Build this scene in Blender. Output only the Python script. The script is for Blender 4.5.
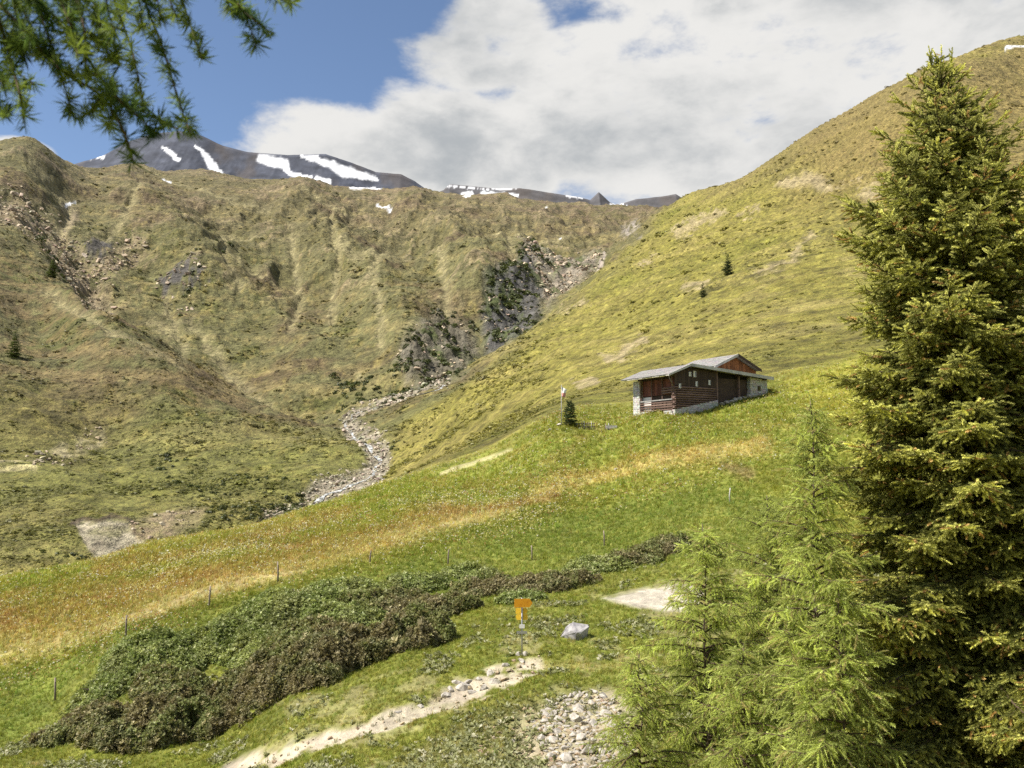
import bpy, bmesh, math, random
import numpy as np
from mathutils import Vector, Matrix

for o in list(bpy.data.objects):
    bpy.data.objects.remove(o)
random.seed(7)
RNG = np.random.default_rng(11)
SC = bpy.context.scene
COLL = SC.collection

# ------------------------------------------------------------------ camera, sky, sun, exposure
FPX, HORIZON = 900.0, 470.0
PITCH = math.atan((HORIZON - 384.0) / FPX)          # camera tilts up
CP, SP = math.cos(PITCH), math.sin(PITCH)
cam = bpy.data.cameras.new("camera")
cam.sensor_width = 36.0
cam.lens = 36.0 * FPX / 1024.0
cam.dof.use_dof = True
cam.dof.focus_distance = 70.0
cam.dof.aperture_fstop = 5.0
cam.clip_start, cam.clip_end = 0.2, 20000.0
cam_ob = bpy.data.objects.new("camera", cam)
COLL.objects.link(cam_ob)
cam_ob.rotation_euler = (math.pi / 2 + PITCH, 0, 0)
SC.camera = cam_ob

SUN_EL, SUN_AZ = math.radians(54), math.radians(-107)     # azimuth clockwise from +Y (view direction)
sd = Vector((math.cos(SUN_EL) * math.sin(SUN_AZ), math.cos(SUN_EL) * math.cos(SUN_AZ), math.sin(SUN_EL)))
sun = bpy.data.lights.new("sun", 'SUN')
sun.energy = 5.0
sun.angle = math.radians(0.5)
sun.color = (1.0, 0.945, 0.86)
sun_ob = bpy.data.objects.new("sun", sun)
COLL.objects.link(sun_ob)
sun_ob.rotation_euler = sd.to_track_quat('Z', 'Y').to_euler()
sun_ob.location = (-50, 0, 120)

SC.view_settings.view_transform = 'Standard'
SC.view_settings.look = 'None'
SC.view_settings.exposure = 0.86
SC.view_settings.gamma = 1.0
SC.render.engine = 'CYCLES'
SC.cycles.use_denoising = False
SC.cycles.max_bounces = 6
SC.cycles.diffuse_bounces = 3
SC.cycles.transparent_max_bounces = 8


class NT:
    """small helper to write node trees"""
    def __init__(self, tree):
        self.t = tree
        self.n = tree.nodes
        self.l = tree.links

    def node(self, typ, **kw):
        n = self.n.new(typ)
        for k, v in kw.items():
            setattr(n, k, v)
        return n

    def put(self, sock, v):
        if isinstance(v, bpy.types.NodeSocket):
            self.l.new(v, sock)
        elif v is not None:
            sock.default_value = v

    def math(self, op, a, b=None, c=None, clamp=False):
        n = self.node('ShaderNodeMath', operation=op, use_clamp=clamp)
        for i, v in enumerate((a, b, c)):
            if v is not None:
                self.put(n.inputs[i], v)
        return n.outputs[0]

    def vmath(self, op, a, b=None):
        n = self.node('ShaderNodeVectorMath', operation=op)
        self.put(n.inputs[0], a)
        if b is not None:
            self.put(n.inputs[1], b)
        return n.outputs[0]

    def noise(self, vec, scale, detail=4, rough=0.55, dist=0.0, out=0):
        n = self.node('ShaderNodeTexNoise')
        if vec is not None:
            self.l.new(vec, n.inputs['Vector'])
        n.inputs['Scale'].default_value = scale
        n.inputs['Detail'].default_value = detail
        n.inputs['Roughness'].default_value = rough
        n.inputs['Distortion'].default_value = dist
        return n.outputs[out]

    def ramp(self, fac, lo, hi, to0=0.0, to1=1.0, smooth=True):
        n = self.node('ShaderNodeMapRange', interpolation_type='SMOOTHSTEP' if smooth else 'LINEAR')
        self.put(n.inputs['Value'], fac)
        n.inputs['From Min'].default_value = lo
        n.inputs['From Max'].default_value = hi
        n.inputs['To Min'].default_value = to0
        n.inputs['To Max'].default_value = to1
        return n.outputs['Result']

    def mix(self, fac, a, b, mode='MIX'):
        n = self.node('ShaderNodeMix', data_type='RGBA', blend_type=mode)
        self.put(n.inputs[0], fac)
        for s, v in ((n.inputs[6], a), (n.inputs[7], b)):
            if isinstance(v, tuple) and len(v) == 3:
                v = v + (1.0,)
            self.put(s, v)
        return n.outputs[2]


def lin(r, g, b, k=1.0):
    f = lambda c: ((c / 255.0) / 12.92 if c / 255.0 <= 0.04045 else ((c / 255.0 + 0.055) / 1.055) ** 2.4)
    return (f(r) * k, f(g) * k, f(b) * k)


# ---- world: Nishita sky with a bank of cumulus towards the right
W = bpy.data.worlds.new("World")
SC.world = W
W.use_nodes = True
W.node_tree.nodes.clear()
w = NT(W.node_tree)
sky = w.node('ShaderNodeTexSky', sky_type='NISHITA')
sky.sun_disc = False
sky.sun_elevation = SUN_EL
sky.sun_rotation = SUN_AZ
sky.altitude = 2100
sky.air_density = 1.0
sky.dust_density = 1.6
sky.ozone_density = 1.0
tc = w.node('ShaderNodeTexCoord')
sep = w.node('ShaderNodeSeparateXYZ')
w.l.new(tc.outputs['Generated'], sep.inputs[0])
az = w.math('ARCTAN2', sep.outputs[0], sep.outputs[1])
el = w.math('ARCSINE', sep.outputs[2])


def ang(u, v):
    x, y = (u - 512) / FPX, (384 - v) / FPX
    d = Vector((x, CP - y * SP, SP + y * CP)).normalized()
    return math.atan2(d.x, d.y), math.asin(d.z)


flat = w.node('ShaderNodeMapping')
w.l.new(tc.outputs['Generated'], flat.inputs['Vector'])
flat.inputs['Scale'].default_value = (1.0, 1.0, 1.9)
n_big = w.noise(flat.outputs[0], 4.2, 8, 0.57, 0.25)
n_det = w.noise(flat.outputs[0], 13.0, 8, 0.62, 0.2)
field = None
#        u    v    ru   rv
for (cu, cv, ru, rv) in ((335, 152, 118, 58), (470, 150, 150, 75), (640, 120, 240, 95), (860, 70, 330, 170), (1250, 40, 420, 260),
                         (640, -190, 330, 130), (20, 152, 40, 17), (520, 60, 120, 50), (1100, -300, 500, 250), (700, -30, 270, 95), (650, 45, 160, 70), (500, 20, 80, 45), (930, -20, 260, 120)):
    a0, e0 = ang(cu, cv)
    a1, e1 = ang(cu + ru, cv)[0] - a0, ang(cu, cv - rv)[1] - e0
    dx = w.math('DIVIDE', w.math('SUBTRACT', az, a0), a1)
    dy = w.math('DIVIDE', w.math('SUBTRACT', el, e0), e1)
    f = w.math('SUBTRACT', 1.0, w.math('ADD', w.math('MULTIPLY', dx, dx), w.math('MULTIPLY', dy, dy)))
    f = w.math('MINIMUM', f, 0.75)
    field = f if field is None else w.math('MAXIMUM', field, f)
# elsewhere in the sky: scattered fair-weather cloud
n_far = w.noise(flat.outputs[0], 2.0, 3, 0.5, 0.0)
away = w.ramp(w.math('ABSOLUTE', az), 0.75, 1.1)
field = w.math('MAXIMUM', field, w.math('ADD', w.math('MULTIPLY', w.math('SUBTRACT', n_far, 0.52), 5.0), w.math('MULTIPLY', w.math('SUBTRACT', 1.0, away), -4.0)))
# thin blue gaps in the upper part of the bank
for (cu, cv, ru, rv, amt) in ((560, 10, 90, 22, 0.4), (785, 24, 60, 26, 0.15), (430, 8, 60, 40, .5), (1000, -5, 40, 18, 0.3)):
    a0, e0 = ang(cu, cv)
    a1, e1 = ang(cu + ru, cv)[0] - a0, ang(cu, cv - rv)[1] - e0
    dx = w.math('DIVIDE', w.math('SUBTRACT', az, a0), a1)
    dy = w.math('DIVIDE', w.math('SUBTRACT', el, e0), e1)
    f = w.math('MAXIMUM', w.math('SUBTRACT', 1.0, w.math('ADD', w.math('MULTIPLY', dx, dx), w.math('MULTIPLY', dy, dy))), 0.0)
    field = w.math('SUBTRACT', field, w.math('MULTIPLY', f, amt))
nz = w.math('ADD', w.math('MULTIPLY', w.math('SUBTRACT', n_big, 0.5), 2.3), w.math('MULTIPLY', w.math('SUBTRACT', n_det, 0.5), 1.25))
dens = w.math('ADD', field, nz)
mask = w.ramp(dens, -0.1, 0.45)
shade_n = w.noise(flat.outputs[0], 5.0, 6, 0.55, 0.3)
shade = w.math('ADD', w.math('MULTIPLY', w.math('SUBTRACT', shade_n, 0.5), 2.2), w.ramp(dens, 0.3, 1.3, 0.05, 0.62))
shade = w.math('ADD', shade, w.ramp(az, 0.05, 0.45, 0.0, 0.16))
lit = w.ramp(shade, 0.05, 0.95)
SKY_STRENGTH = 0.088
wc = [c / SKY_STRENGTH for c in (0.465, 0.46, 0.447)]
gc = [c / SKY_STRENGTH for c in (0.25, 0.265, 0.277)]
cloud = w.mix(lit, tuple(wc), tuple(gc))
col = w.mix(mask, sky.outputs[0], cloud)
bg = w.node('ShaderNodeBackground')
w.l.new(col, bg.inputs['Color'])
bg.inputs['Strength'].default_value = SKY_STRENGTH
wo = w.node('ShaderNodeOutputWorld')
w.l.new(bg.outputs[0], wo.inputs[0])
# ------------------------------------------------------------------ numeric helpers
def project(P):
    """world points (n,3) -> pixel u, v, depth along the view axis"""
    P = np.asarray(P, float)
    f = P[:, 1] * CP + P[:, 2] * SP
    up = -P[:, 1] * SP + P[:, 2] * CP
    f = np.maximum(f, 1e-3)
    return 512 + FPX * P[:, 0] / f, 384 - FPX * up / f, f


def at(u, v, d):
    """the world point seen at pixel (u, v) at forward distance d"""
    x, y = (u - 512) / FPX, (384 - v) / FPX
    t = d / (CP - y * SP)
    return Vector((x * t, d, (SP + y * CP) * t))


def _hash(ix, iy, seed):
    h = (ix.astype(np.int64) * 374761393 + iy.astype(np.int64) * 668265263 + seed * 1442695041) & 0xFFFFFFFF
    h = ((h ^ (h >> 13)) * 1274126177) & 0xFFFFFFFF
    h = h ^ (h >> 16)
    return (h & 0xFFFFFF).astype(np.float64) / float(0xFFFFFF)


def vnoise(x, y, seed=0):
    ix, iy = np.floor(x), np.floor(y)
    fx, fy = x - ix, y - iy
    fx = fx * fx * fx * (fx * (fx * 6 - 15) + 10)
    fy = fy * fy * fy * (fy * (fy * 6 - 15) + 10)
    ix, iy = ix.astype(np.int64), iy.astype(np.int64)
    a, b = _hash(ix, iy, seed), _hash(ix + 1, iy, seed)
    c, d = _hash(ix, iy + 1, seed), _hash(ix + 1, iy + 1, seed)
    return (a + (b - a) * fx) * (1 - fy) + (c + (d - c) * fx) * fy - 0.5


def fbm(x, y, octaves=4, seed=0, gain=0.5, lac=2.03):
    s, a, n = 0.0, 1.0, 0.0
    for k in range(octaves):
        s = s + a * vnoise(x, y, seed + 17 * k)
        n += a
        a *= gain
        x, y = (x * 0.8 - y * 0.6) * lac, (x * 0.6 + y * 0.8) * lac
    return s * 2.0 / n


def ridged(x, y, octaves=4, seed=0):
    s, a, n = 0.0, 1.0, 0.0
    for k in range(octaves):
        s = s + a * (1 - np.abs(vnoise(x, y, seed + 31 * k)) * 4)
        n += a
        a *= 0.5
        x, y = (x * 0.8 - y * 0.6) * 2.1, (x * 0.6 + y * 0.8) * 2.1
    return s / n


def sstep(x, lo, hi):
    t = np.clip((x - lo) / (hi - lo), 0, 1)
    return t * t * (3 - 2 * t)


def seg_dist(U, V, pts):
    """distance in the plane from (U, V) to a polyline"""
    best = np.full(U.shape, 1e9)
    for (x0, y0), (x1, y1) in zip(pts[:-1], pts[1:]):
        dx, dy = x1 - x0, y1 - y0
        t = np.clip(((U - x0) * dx + (V - y0) * dy) / (dx * dx + dy * dy), 0, 1)
        best = np.minimum(best, np.hypot(U - x0 - t * dx, V - y0 - t * dy))
    return best


def band(U, V, pts, half, soft=0.5):
    """1 inside a stripe of half-width `half` (number, or one per point) round a polyline"""
    if isinstance(half, (int, float)):
        return 1 - sstep(seg_dist(U, V, pts), half * (1 - soft), half * (1 + soft))
    out = np.zeros(U.shape)
    for k in range(len(pts) - 1):
        (x0, y0), (x1, y1) = pts[k], pts[k + 1]
        dx, dy = x1 - x0, y1 - y0
        t = np.clip(((U - x0) * dx + (V - y0) * dy) / (dx * dx + dy * dy), 0, 1)
        r = half[k] + (half[k + 1] - half[k]) * t
        d = np.hypot(U - x0 - t * dx, V - y0 - t * dy)
        out = np.maximum(out, 1 - sstep(d / r, 1 - soft, 1 + soft))
    return out


def inside(U, V, pts, soft=4.0):
    """1 inside a polygon, fading over `soft` on both sides of its edge"""
    c = np.zeros(U.shape, bool)
    n = len(pts)
    for i in range(n):
        (x0, y0), (x1, y1) = pts[i], pts[(i + 1) % n]
        cond = ((y0 > V) != (y1 > V))
        with np.errstate(divide='ignore', invalid='ignore'):
            xi = (x1 - x0) * (V - y0) / ((y1 - y0) if y1 != y0 else 1e-9) + x0
        c ^= cond & (U < xi)
    d = seg_dist(U, V, pts + [pts[0]])
    return sstep(np.where(c, d, -d), -soft, soft)


def smooth_path(pts, n=12):
    """Catmull-Rom through 2-D points"""
    P = [pts[0]] + list(pts) + [pts[-1]]
    out = []
    for i in range(1, len(P) - 2):
        p0, p1, p2, p3 = (np.array(P[i + k], float) for k in (-1, 0, 1, 2))
        for t in np.linspace(0, 1, n, endpoint=False):
            out.append(tuple(0.5 * (2 * p1 + (p2 - p0) * t + (2 * p0 - 5 * p1 + 4 * p2 - p3) * t * t + (3 * p1 - p0 - 3 * p2 + p3) * t ** 3)))
    out.append(tuple(pts[-1]))
    return out


# ------------------------------------------------------------------ mesh helpers
def mesh_from_np(name, verts, faces, mat=None, smooth=True, col=None, midx=None):
    """faces: (n,4) or (n,3) int array"""
    me = bpy.data.meshes.new(name)
    verts = np.asarray(verts, np.float32)
    faces = np.asarray(faces, np.int32)
    k = faces.shape[1]
    me.vertices.add(len(verts))
    me.vertices.foreach_set('co', verts.ravel())
    me.loops.add(faces.size)
    me.loops.foreach_set('vertex_index', faces.ravel())
    me.polygons.add(len(faces))
    me.polygons.foreach_set('loop_start', np.arange(0, faces.size, k, dtype=np.int32))
    if smooth:
        me.polygons.foreach_set('use_smooth', np.ones(len(faces), bool))
    if midx is not None:
        me.polygons.foreach_set('material_index', np.asarray(midx, np.int32))
    me.update(calc_edges=True)
    if col is not None:
        at_ = me.attributes.new('Col', 'FLOAT_COLOR', 'POINT')
        c4 = np.ones((len(verts), 4), np.float32)
        c4[:, :3] = col
        at_.data.foreach_set('color', c4.ravel())
    if mat is not None:
        for m in (mat if isinstance(mat, (list, tuple)) else [mat]):
            me.materials.append(m)
    return me


def link(name, data, parent=None, loc=None, **props):
    o = bpy.data.objects.new(name, data)
    COLL.objects.link(o)
    if loc is not None:
        o.location = loc
    if parent is not None:
        o.parent = parent
    for k, v in props.items():
        o[k] = v
    return o


def thing(name, label, category, loc=(0, 0, 0), rz=0.0, group=None, data=None):
    o = bpy.data.objects.new(name, data)
    COLL.objects.link(o)
    o.location = loc
    o.rotation_euler = (0, 0, rz)
    o['label'] = label
    o['category'] = category
    if group:
        o['group'] = group
    return o


class MB:
    """collects boxes, tubes and loose polygons into one mesh"""
    def __init__(self):
        self.v, self.f = [], []

    def add(self, verts, faces):
        b = len(self.v)
        self.v += [tuple(p) for p in verts]
        self.f += [tuple(i + b for i in q) for q in faces]
        return self

    def box(self, lo, hi, jitter=0.0):
        x0, y0, z0 = lo
        x1, y1, z1 = hi
        P = [(x0, y0, z0), (x1, y0, z0), (x1, y1, z0), (x0, y1, z0), (x0, y0, z1), (x1, y0, z1), (x1, y1, z1), (x0, y1, z1)]
        if jitter:
            P = [tuple(c + random.uniform(-jitter, jitter) for c in p) for p in P]
        return self.add(P, [(0, 3, 2, 1), (4, 5, 6, 7), (0, 1, 5, 4), (1, 2, 6, 5), (2, 3, 7, 6), (3, 0, 4, 7)])

    def hexa(self, P):
        return self.add(P, [(0, 3, 2, 1), (4, 5, 6, 7), (0, 1, 5, 4), (1, 2, 6, 5), (2, 3, 7, 6), (3, 0, 4, 7)])

    def tube(self, pts, radii, n=8, caps=True):
        pts = [Vector(p) for p in pts]
        if isinstance(radii, (int, float)):
            radii = [radii] * len(pts)
        rings = []
        ref = Vector((0.31, 0.52, 0.8)).normalized()
        for i, p in enumerate(pts):
            d = (pts[min(i + 1, len(pts) - 1)] - pts[max(i - 1, 0)]).normalized()
            if abs(d.dot(ref)) > 0.95:
                ref = Vector((1, 0.1, 0)).normalized()
            a = d.cross(ref).normalized()
            b = d.cross(a)
            rings.append([p + (a * math.cos(2 * math.pi * k / n) + b * math.sin(2 * math.pi * k / n)) * radii[i] for k in range(n)])
        V, Fc = [q for r in rings for q in r], []
        for i in range(len(pts) - 1):
            for k in range(n):
                Fc.append((i * n + k, i * n + (k + 1) % n, (i + 1) * n + (k + 1) % n, (i + 1) * n + k))
        if caps:
            Fc.append(tuple(reversed(range(n))))
            Fc.append(tuple((len(pts) - 1) * n + k for k in range(n)))
        return self.add(V, Fc)

    def mesh(self, name, mat, smooth=False, bevel=0.0):
        me = bpy.data.meshes.new(name)
        me.from_pydata(self.v, [], self.f)
        bm = bmesh.new()
        bm.from_mesh(me)
        bmesh.ops.recalc_face_normals(bm, faces=bm.faces)
        if bevel:
            bmesh.ops.bevel(bm, geom=list(bm.edges), offset=bevel, segments=1, affect='EDGES', clamp_overlap=True)
        bm.to_mesh(me)
        bm.free()
        if smooth:
            for p in me.polygons:
                p.use_smooth = True
        if mat is not None:
            me.materials.append(mat)
        return me

    def build(self, name, mat, parent=None, smooth=False, bevel=0.0, **props):
        return link(name, self.mesh(name, mat, smooth, bevel), parent, **props)


def new_mat(name, rough=0.9):
    m = bpy.data.materials.new(name)
    m.use_nodes = True
    m.node_tree.nodes.clear()
    t = NT(m.node_tree)
    bs = t.node('ShaderNodeBsdfPrincipled')
    bs.inputs['Roughness'].default_value = rough
    bs.inputs['Specular IOR Level'].default_value = 0.25
    out = t.node('ShaderNodeOutputMaterial')
    t.l.new(bs.outputs[0], out.inputs['Surface'])
    return m, t, bs, out


def bump(t, bs, height, dist, strength=1.0):
    b = t.node('ShaderNodeBump')
    b.inputs['Strength'].default_value = strength
    b.inputs['Distance'].default_value = dist
    t.l.new(height, b.inputs['Height'])
    t.l.new(b.outputs[0], bs.inputs['Normal'])


def geo_pos(t):
    return t.node('ShaderNodeNewGeometry').outputs['Position']


def scatter(name, P, rot, scl, col, protos, idx=None, parent=None, **props):
    """one object holding points; geometry nodes put a copy of a prototype mesh on each point"""
    n = len(P)
    me = bpy.data.meshes.new(name)
    me.vertices.add(n)
    me.vertices.foreach_set('co', np.asarray(P, np.float32).ravel())
    def attr(nm, ty, arr, key):
        a = me.attributes.new(nm, ty, 'POINT')
        a.data.foreach_set(key, np.asarray(arr).ravel())
    attr('rot', 'FLOAT_VECTOR', np.asarray(rot, np.float32), 'vector')
    scl = np.asarray(scl, np.float32)
    if scl.ndim == 1:
        scl = np.repeat(scl[:, None], 3, 1)
    attr('scl', 'FLOAT_VECTOR', scl, 'vector')
    c4 = np.ones((n, 4), np.float32)
    c4[:, :3] = col
    attr('icol', 'FLOAT_COLOR', c4, 'color')
    attr('idx', 'INT', np.asarray(idx if idx is not None else np.zeros(n), np.int32), 'value')
    ng = bpy.data.node_groups.new(name, 'GeometryNodeTree')
    ng.interface.new_socket('Geometry', in_out='INPUT', socket_type='NodeSocketGeometry')
    ng.interface.new_socket('Geometry', in_out='OUTPUT', socket_type='NodeSocketGeometry')
    gi, go = ng.nodes.new('NodeGroupInput'), ng.nodes.new('NodeGroupOutput')
    iop = ng.nodes.new('GeometryNodeInstanceOnPoints')
    ng.links.new(gi.outputs[0], iop.inputs['Points'])
    jo = ng.nodes.new('GeometryNodeJoinGeometry')
    for p in protos:
        oi = ng.nodes.new('GeometryNodeObjectInfo')
        oi.inputs['Object'].default_value = p
        oi.inputs['As Instance'].default_value = False
        g2 = ng.nodes.new('GeometryNodeGeometryToInstance')
        ng.links.new(oi.outputs['Geometry'], g2.inputs[0])
        ng.links.new(g2.outputs[0], jo.inputs[0])
    ng.links.new(jo.outputs[0], iop.inputs['Instance'])
    iop.inputs['Pick Instance'].default_value = True
    def named(nm, ty):
        a = ng.nodes.new('GeometryNodeInputNamedAttribute')
        a.data_type = ty
        a.inputs['Name'].default_value = nm
        return next(s for s in a.outputs if s.enabled and s.name == 'Attribute')
    ng.links.new(named('idx', 'INT'), iop.inputs['Instance Index'])
    e2r = ng.nodes.new('FunctionNodeEulerToRotation')
    ng.links.new(named('rot', 'FLOAT_VECTOR'), e2r.inputs[0])
    ng.links.new(e2r.outputs[0], iop.inputs['Rotation'])
    ng.links.new(named('scl', 'FLOAT_VECTOR'), iop.inputs['Scale'])
    ng.links.new(iop.outputs[0], go.inputs[0])
    o = link(name, me, parent, **props)
    md = o.modifiers.new('scatter', 'NODES')
    md.node_group = ng
    return o


def proto(name, me):
    return bpy.data.objects.new(name, me)      # never linked: only its mesh is read by geometry nodes


def inst_col(t):
    a = t.node('ShaderNodeAttribute', attribute_type='INSTANCER', attribute_name='icol')
    return a.outputs['Color']


def vcol(t):
    a = t.node('ShaderNodeAttribute', attribute_type='GEOMETRY', attribute_name='Col')
    return a.outputs['Color']


def euler_from_dir(D, roll):
    """euler angles turning +Z onto each direction, after a spin about Z"""
    D = D / np.linalg.norm(D, axis=1, keepdims=True)
    tilt = np.arccos(np.clip(D[:, 2], -1, 1))
    azm = np.arctan2(D[:, 1], D[:, 0])
    cr, sr = np.cos(roll), np.sin(roll)
    # R = Rz(azm) Ry(tilt) Rz(roll - azm)
    a, b, c = azm, tilt, roll - azm
    ca, sa, cb, sb, cc, s_c = np.cos(a), np.sin(a), np.cos(b), np.sin(b), np.cos(c), np.sin(c)
    r00 = ca * cb * cc - sa * s_c
    r10 = sa * cb * cc + ca * s_c
    r20 = -sb * cc
    r21 = sb * s_c
    r22 = cb
    return np.stack([np.arctan2(r21, r22), np.arcsin(np.clip(-r20, -1, 1)), np.arctan2(r10, r00)], 1)
# ------------------------------------------------------------------ terrain: one height field through surveyed points
# (pixel u, pixel v, distance) of places on the ground, measured in the photograph with an estimated distance
SURVEY = [
    # foot of the slope in front
    (0, 768, 36), (130, 740, 39.5), (260, 765, 33), (400, 765, 30), (520, 766, 28), (620, 765, 28), (760, 765, 26), (900, 765, 25), (1022, 765, 24),
    (522, 657, 39), (400, 660, 40.5), (300, 700, 38), (640, 605, 46), (640, 700, 33), (800, 640, 38), (950, 600, 42), (577, 637, 42), (600, 720, 31),
    # the bank below the fence and the fence line
    (55, 702, 45), (126, 638, 48), (209, 608, 51), (278, 582, 54), (370, 565, 58), (448, 566, 59), (532, 560, 62), (604, 547, 66), (730, 500, 76),
    (380, 648, 44), (220, 715, 42), (450, 605, 51), (560, 590, 52), (680, 560, 56),
    # hay meadow behind the fence
    (0, 650, 54), (0, 580, 75), (150, 545, 84), (150, 590, 62), (300, 515, 96), (300, 550, 70), (390, 488, 110), (390, 530, 76), (500, 500, 90),
    (500, 470, 112), (600, 480, 95), (600, 440, 108), (700, 450, 98), (700, 414, 111), (640, 418, 111), (674, 415.5, 110), (632, 416.5, 117),
    (768, 396, 117), (730, 405, 113), (700, 400, 120), (560, 425, 112), (820, 380, 121), (900, 400, 100), (1020, 390, 100), (850, 460, 86), (1000, 480, 76),
    # right hillside
    (560, 404, 150), (640, 395, 140), (500, 430, 165), (450, 455, 140), (425, 470, 130), (430, 405, 410), (500, 358, 480), (560, 312, 620), (600, 280, 800),
    (650, 232, 1050), (690, 195, 1250), (500, 400, 290), (560, 360, 300), (600, 330, 400), (640, 290, 480), (680, 240, 700), (740, 180, 1000),
    (640, 370, 190), (700, 330, 240), (760, 320, 215), (760, 260, 380), (820, 330, 172), (850, 250, 330), (820, 200, 600), (850, 130, 830),
    (900, 330, 150), (950, 300, 190), (950, 200, 420), (1000, 120, 650), (1023, 300, 170), (1023, 200, 370), (1023, 90, 800),
    (780, 155, 1050), (821, 125, 970), (870, 98, 915), (920, 71, 890), (985, 46, 930), (1024, 35, 980),
    (740, 215, 1500), (780, 205, 1350), (870, 150, 1200), (950, 120, 1150), (1024, 100, 1250), (690, 232, 1600),
    # stream and the torrent bed above it
    (200, 552, 205), (100, 592, 180), (0, 640, 160), (290, 518, 240), (330, 490, 280), (370, 465, 330), (362, 440, 400), (348, 425, 450), (362, 396, 530),
    (440, 384, 570), (480, 366, 630), (520, 331, 720), (560, 301, 860), (597, 268, 1020), (628, 235, 1350),
    (420, 350, 650), (480, 300, 790), (515, 260, 930),
    # left bank and left hillside
    (100, 540, 205), (0, 577, 180), (180, 510, 242), (250, 500, 262), (60, 480, 280), (0, 470, 290), (150, 460, 330), (100, 440, 370), (250, 450, 350),
    (320, 470, 300), (330, 440, 400), (280, 420, 450), (330, 402, 520), (200, 400, 440), (100, 380, 430), (0, 400, 370), (0, 330, 500), (40, 340, 540),
    (90, 312, 590), (150, 346, 560), (210, 379, 525), (270, 403, 510), (315, 428, 450), (110, 292, 780), (165, 325, 735), (225, 357, 690), (285, 386, 590), (335, 404, 540), (280, 352, 740), (380, 370, 600), (350, 320, 760), (200, 280, 860), (100, 260, 860), (0, 250, 700), (0, 200, 900), (40, 200, 990),
    (65, 262, 820), (72, 205, 1110), (300, 260, 1060), (420, 280, 930), (450, 330, 720), (200, 220, 1260), (300, 220, 1400), (400, 230, 1400),
    (500, 230, 1380), (580, 230, 1500), (100, 185, 1350), (100, 172, 1560), (200, 171, 1760), (300, 182, 1850), (400, 191, 1900), (500, 197, 1950),
    (600, 208, 2000), (690, 208, 2050), (0, 152, 1180), (35, 149, 1240), (72, 166, 1330),
    (0, 190, 1600), (40, 185, 1650), (100, 225, 2250), (300, 235, 2350), (500, 245, 2400), (690, 245, 2450),
    # outside the frame
    (-350, 760, 45), (-350, 640, 80), (-350, 690, 150), (-350, 540, 260), (-350, 400, 430), (-350, 150, 1000), (-350, 220, 1400),
    (1380, 768, 23), (1380, 430, 85), (1380, 280, 150), (1380, 120, 400), (1380, 20, 900), (1380, 120, 1500), (-350, 250, 2400), (1380, 200, 2400),
]
SITE = [(0, 3, -1.75), (0, 8, -3.6), (0, 14, -5.7), (0, 20, -7.4), (-4, 3, -1.7), (4, 3, -1.8), (-10, 8, -3.6), (10, 8, -3.8), (-18, 14, -6.2), (18, 14, -5.6),
        (9.6, 20, -7.3), (-14, 22, -8.2), (20, 22, -7.4)]
S = [(p.x, p.y, p.z) for p in (at(*q) for q in SURVEY)] + SITE
S = np.array(S)
KA, KL = 3.0, 1.0
SA, SL, SS = S[:, 0] / S[:, 1] * KA, np.log(S[:, 1]) * KL, S[:, 2] / S[:, 1]


def tps(r2):
    return 0.5 * r2 * np.log(r2 + 1e-12)


_n = len(SA)
_K = tps((SA[:, None] - SA[None]) ** 2 + (SL[:, None] - SL[None]) ** 2) + np.eye(_n) * 2e-4
_Pm = np.stack([np.ones(_n), SA, SL], 1)
_M = np.block([[_K, _Pm], [_Pm.T, np.zeros((3, 3))]])
_sol = np.linalg.solve(_M, np.concatenate([SS, np.zeros(3)]))


def base_height(X, Y):
    X, Y = np.asarray(X, float), np.asarray(Y, float)
    A, L = (X / Y * KA).ravel(), (np.log(Y) * KL).ravel()
    out = np.empty(len(A))
    for i in range(0, len(A), 40000):
        a, l = A[i:i + 40000], L[i:i + 40000]
        k = tps((a[:, None] - SA[None]) ** 2 + (l[:, None] - SL[None]) ** 2)
        out[i:i + 40000] = k @ _sol[:_n] + _sol[_n] + _sol[_n + 1] * a + _sol[_n + 2] * l
    return out.reshape(X.shape) * Y


# landforms given as outlines in the photograph (u, v), mapped on to the ground they lie on
STREAM = smooth_path([(268, 525), (300, 513), (325, 497), (347, 488), (370, 478), (379, 464), (371, 450), (356, 439), (347, 428), (352, 417), (368, 410), (395, 404), (425, 394), (447, 386)], 8)
STREAM_W = np.interp(np.linspace(0, 1, len(STREAM)), [0, .15, .3, .5, .62, .8, 1], [8, 12, 11, 11, 8, 5, 3])
TORRENT = smooth_path([(447, 386), (480, 366), (505, 345), (540, 318), (575, 288), (597, 268), (602, 258)], 6)
PATH = smooth_path([(236, 772), (285, 752), (330, 738), (372, 727), (410, 713), (440, 700), (470, 688), (500, 676), (540, 664)], 8)
PATH_W = np.interp(np.linspace(0, 1, len(PATH)), [0, .2, .45, .6, .8, 1], [11, 6, 5.5, 8, 12, 6])
SCAR = [(73, 527), (84, 521), (97, 527), (112, 520), (126, 523), (133, 533), (152, 549), (134, 556), (112, 562), (103, 568), (90, 550)]
SCAR2 = [(128, 527), (150, 517), (178, 512), (206, 515), (200, 528), (170, 538), (142, 540)]
GULLY = smooth_path([(10, 217), (32, 228), (52, 243), (68, 262), (82, 280), (97, 303)], 6)
CLIFF_B = [(487, 292), (512, 268), (530, 250), (545, 262), (545, 300), (540, 318), (508, 350), (486, 352), (482, 325)]
CLIFF_R = [(522, 250), (560, 262), (602, 256), (598, 270), (576, 290), (548, 312), (540, 290), (534, 268)]
CLIFF_L = [(408, 345), (440, 322), (470, 330), (478, 352), (462, 378), (430, 392), (405, 388), (396, 368)]


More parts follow.
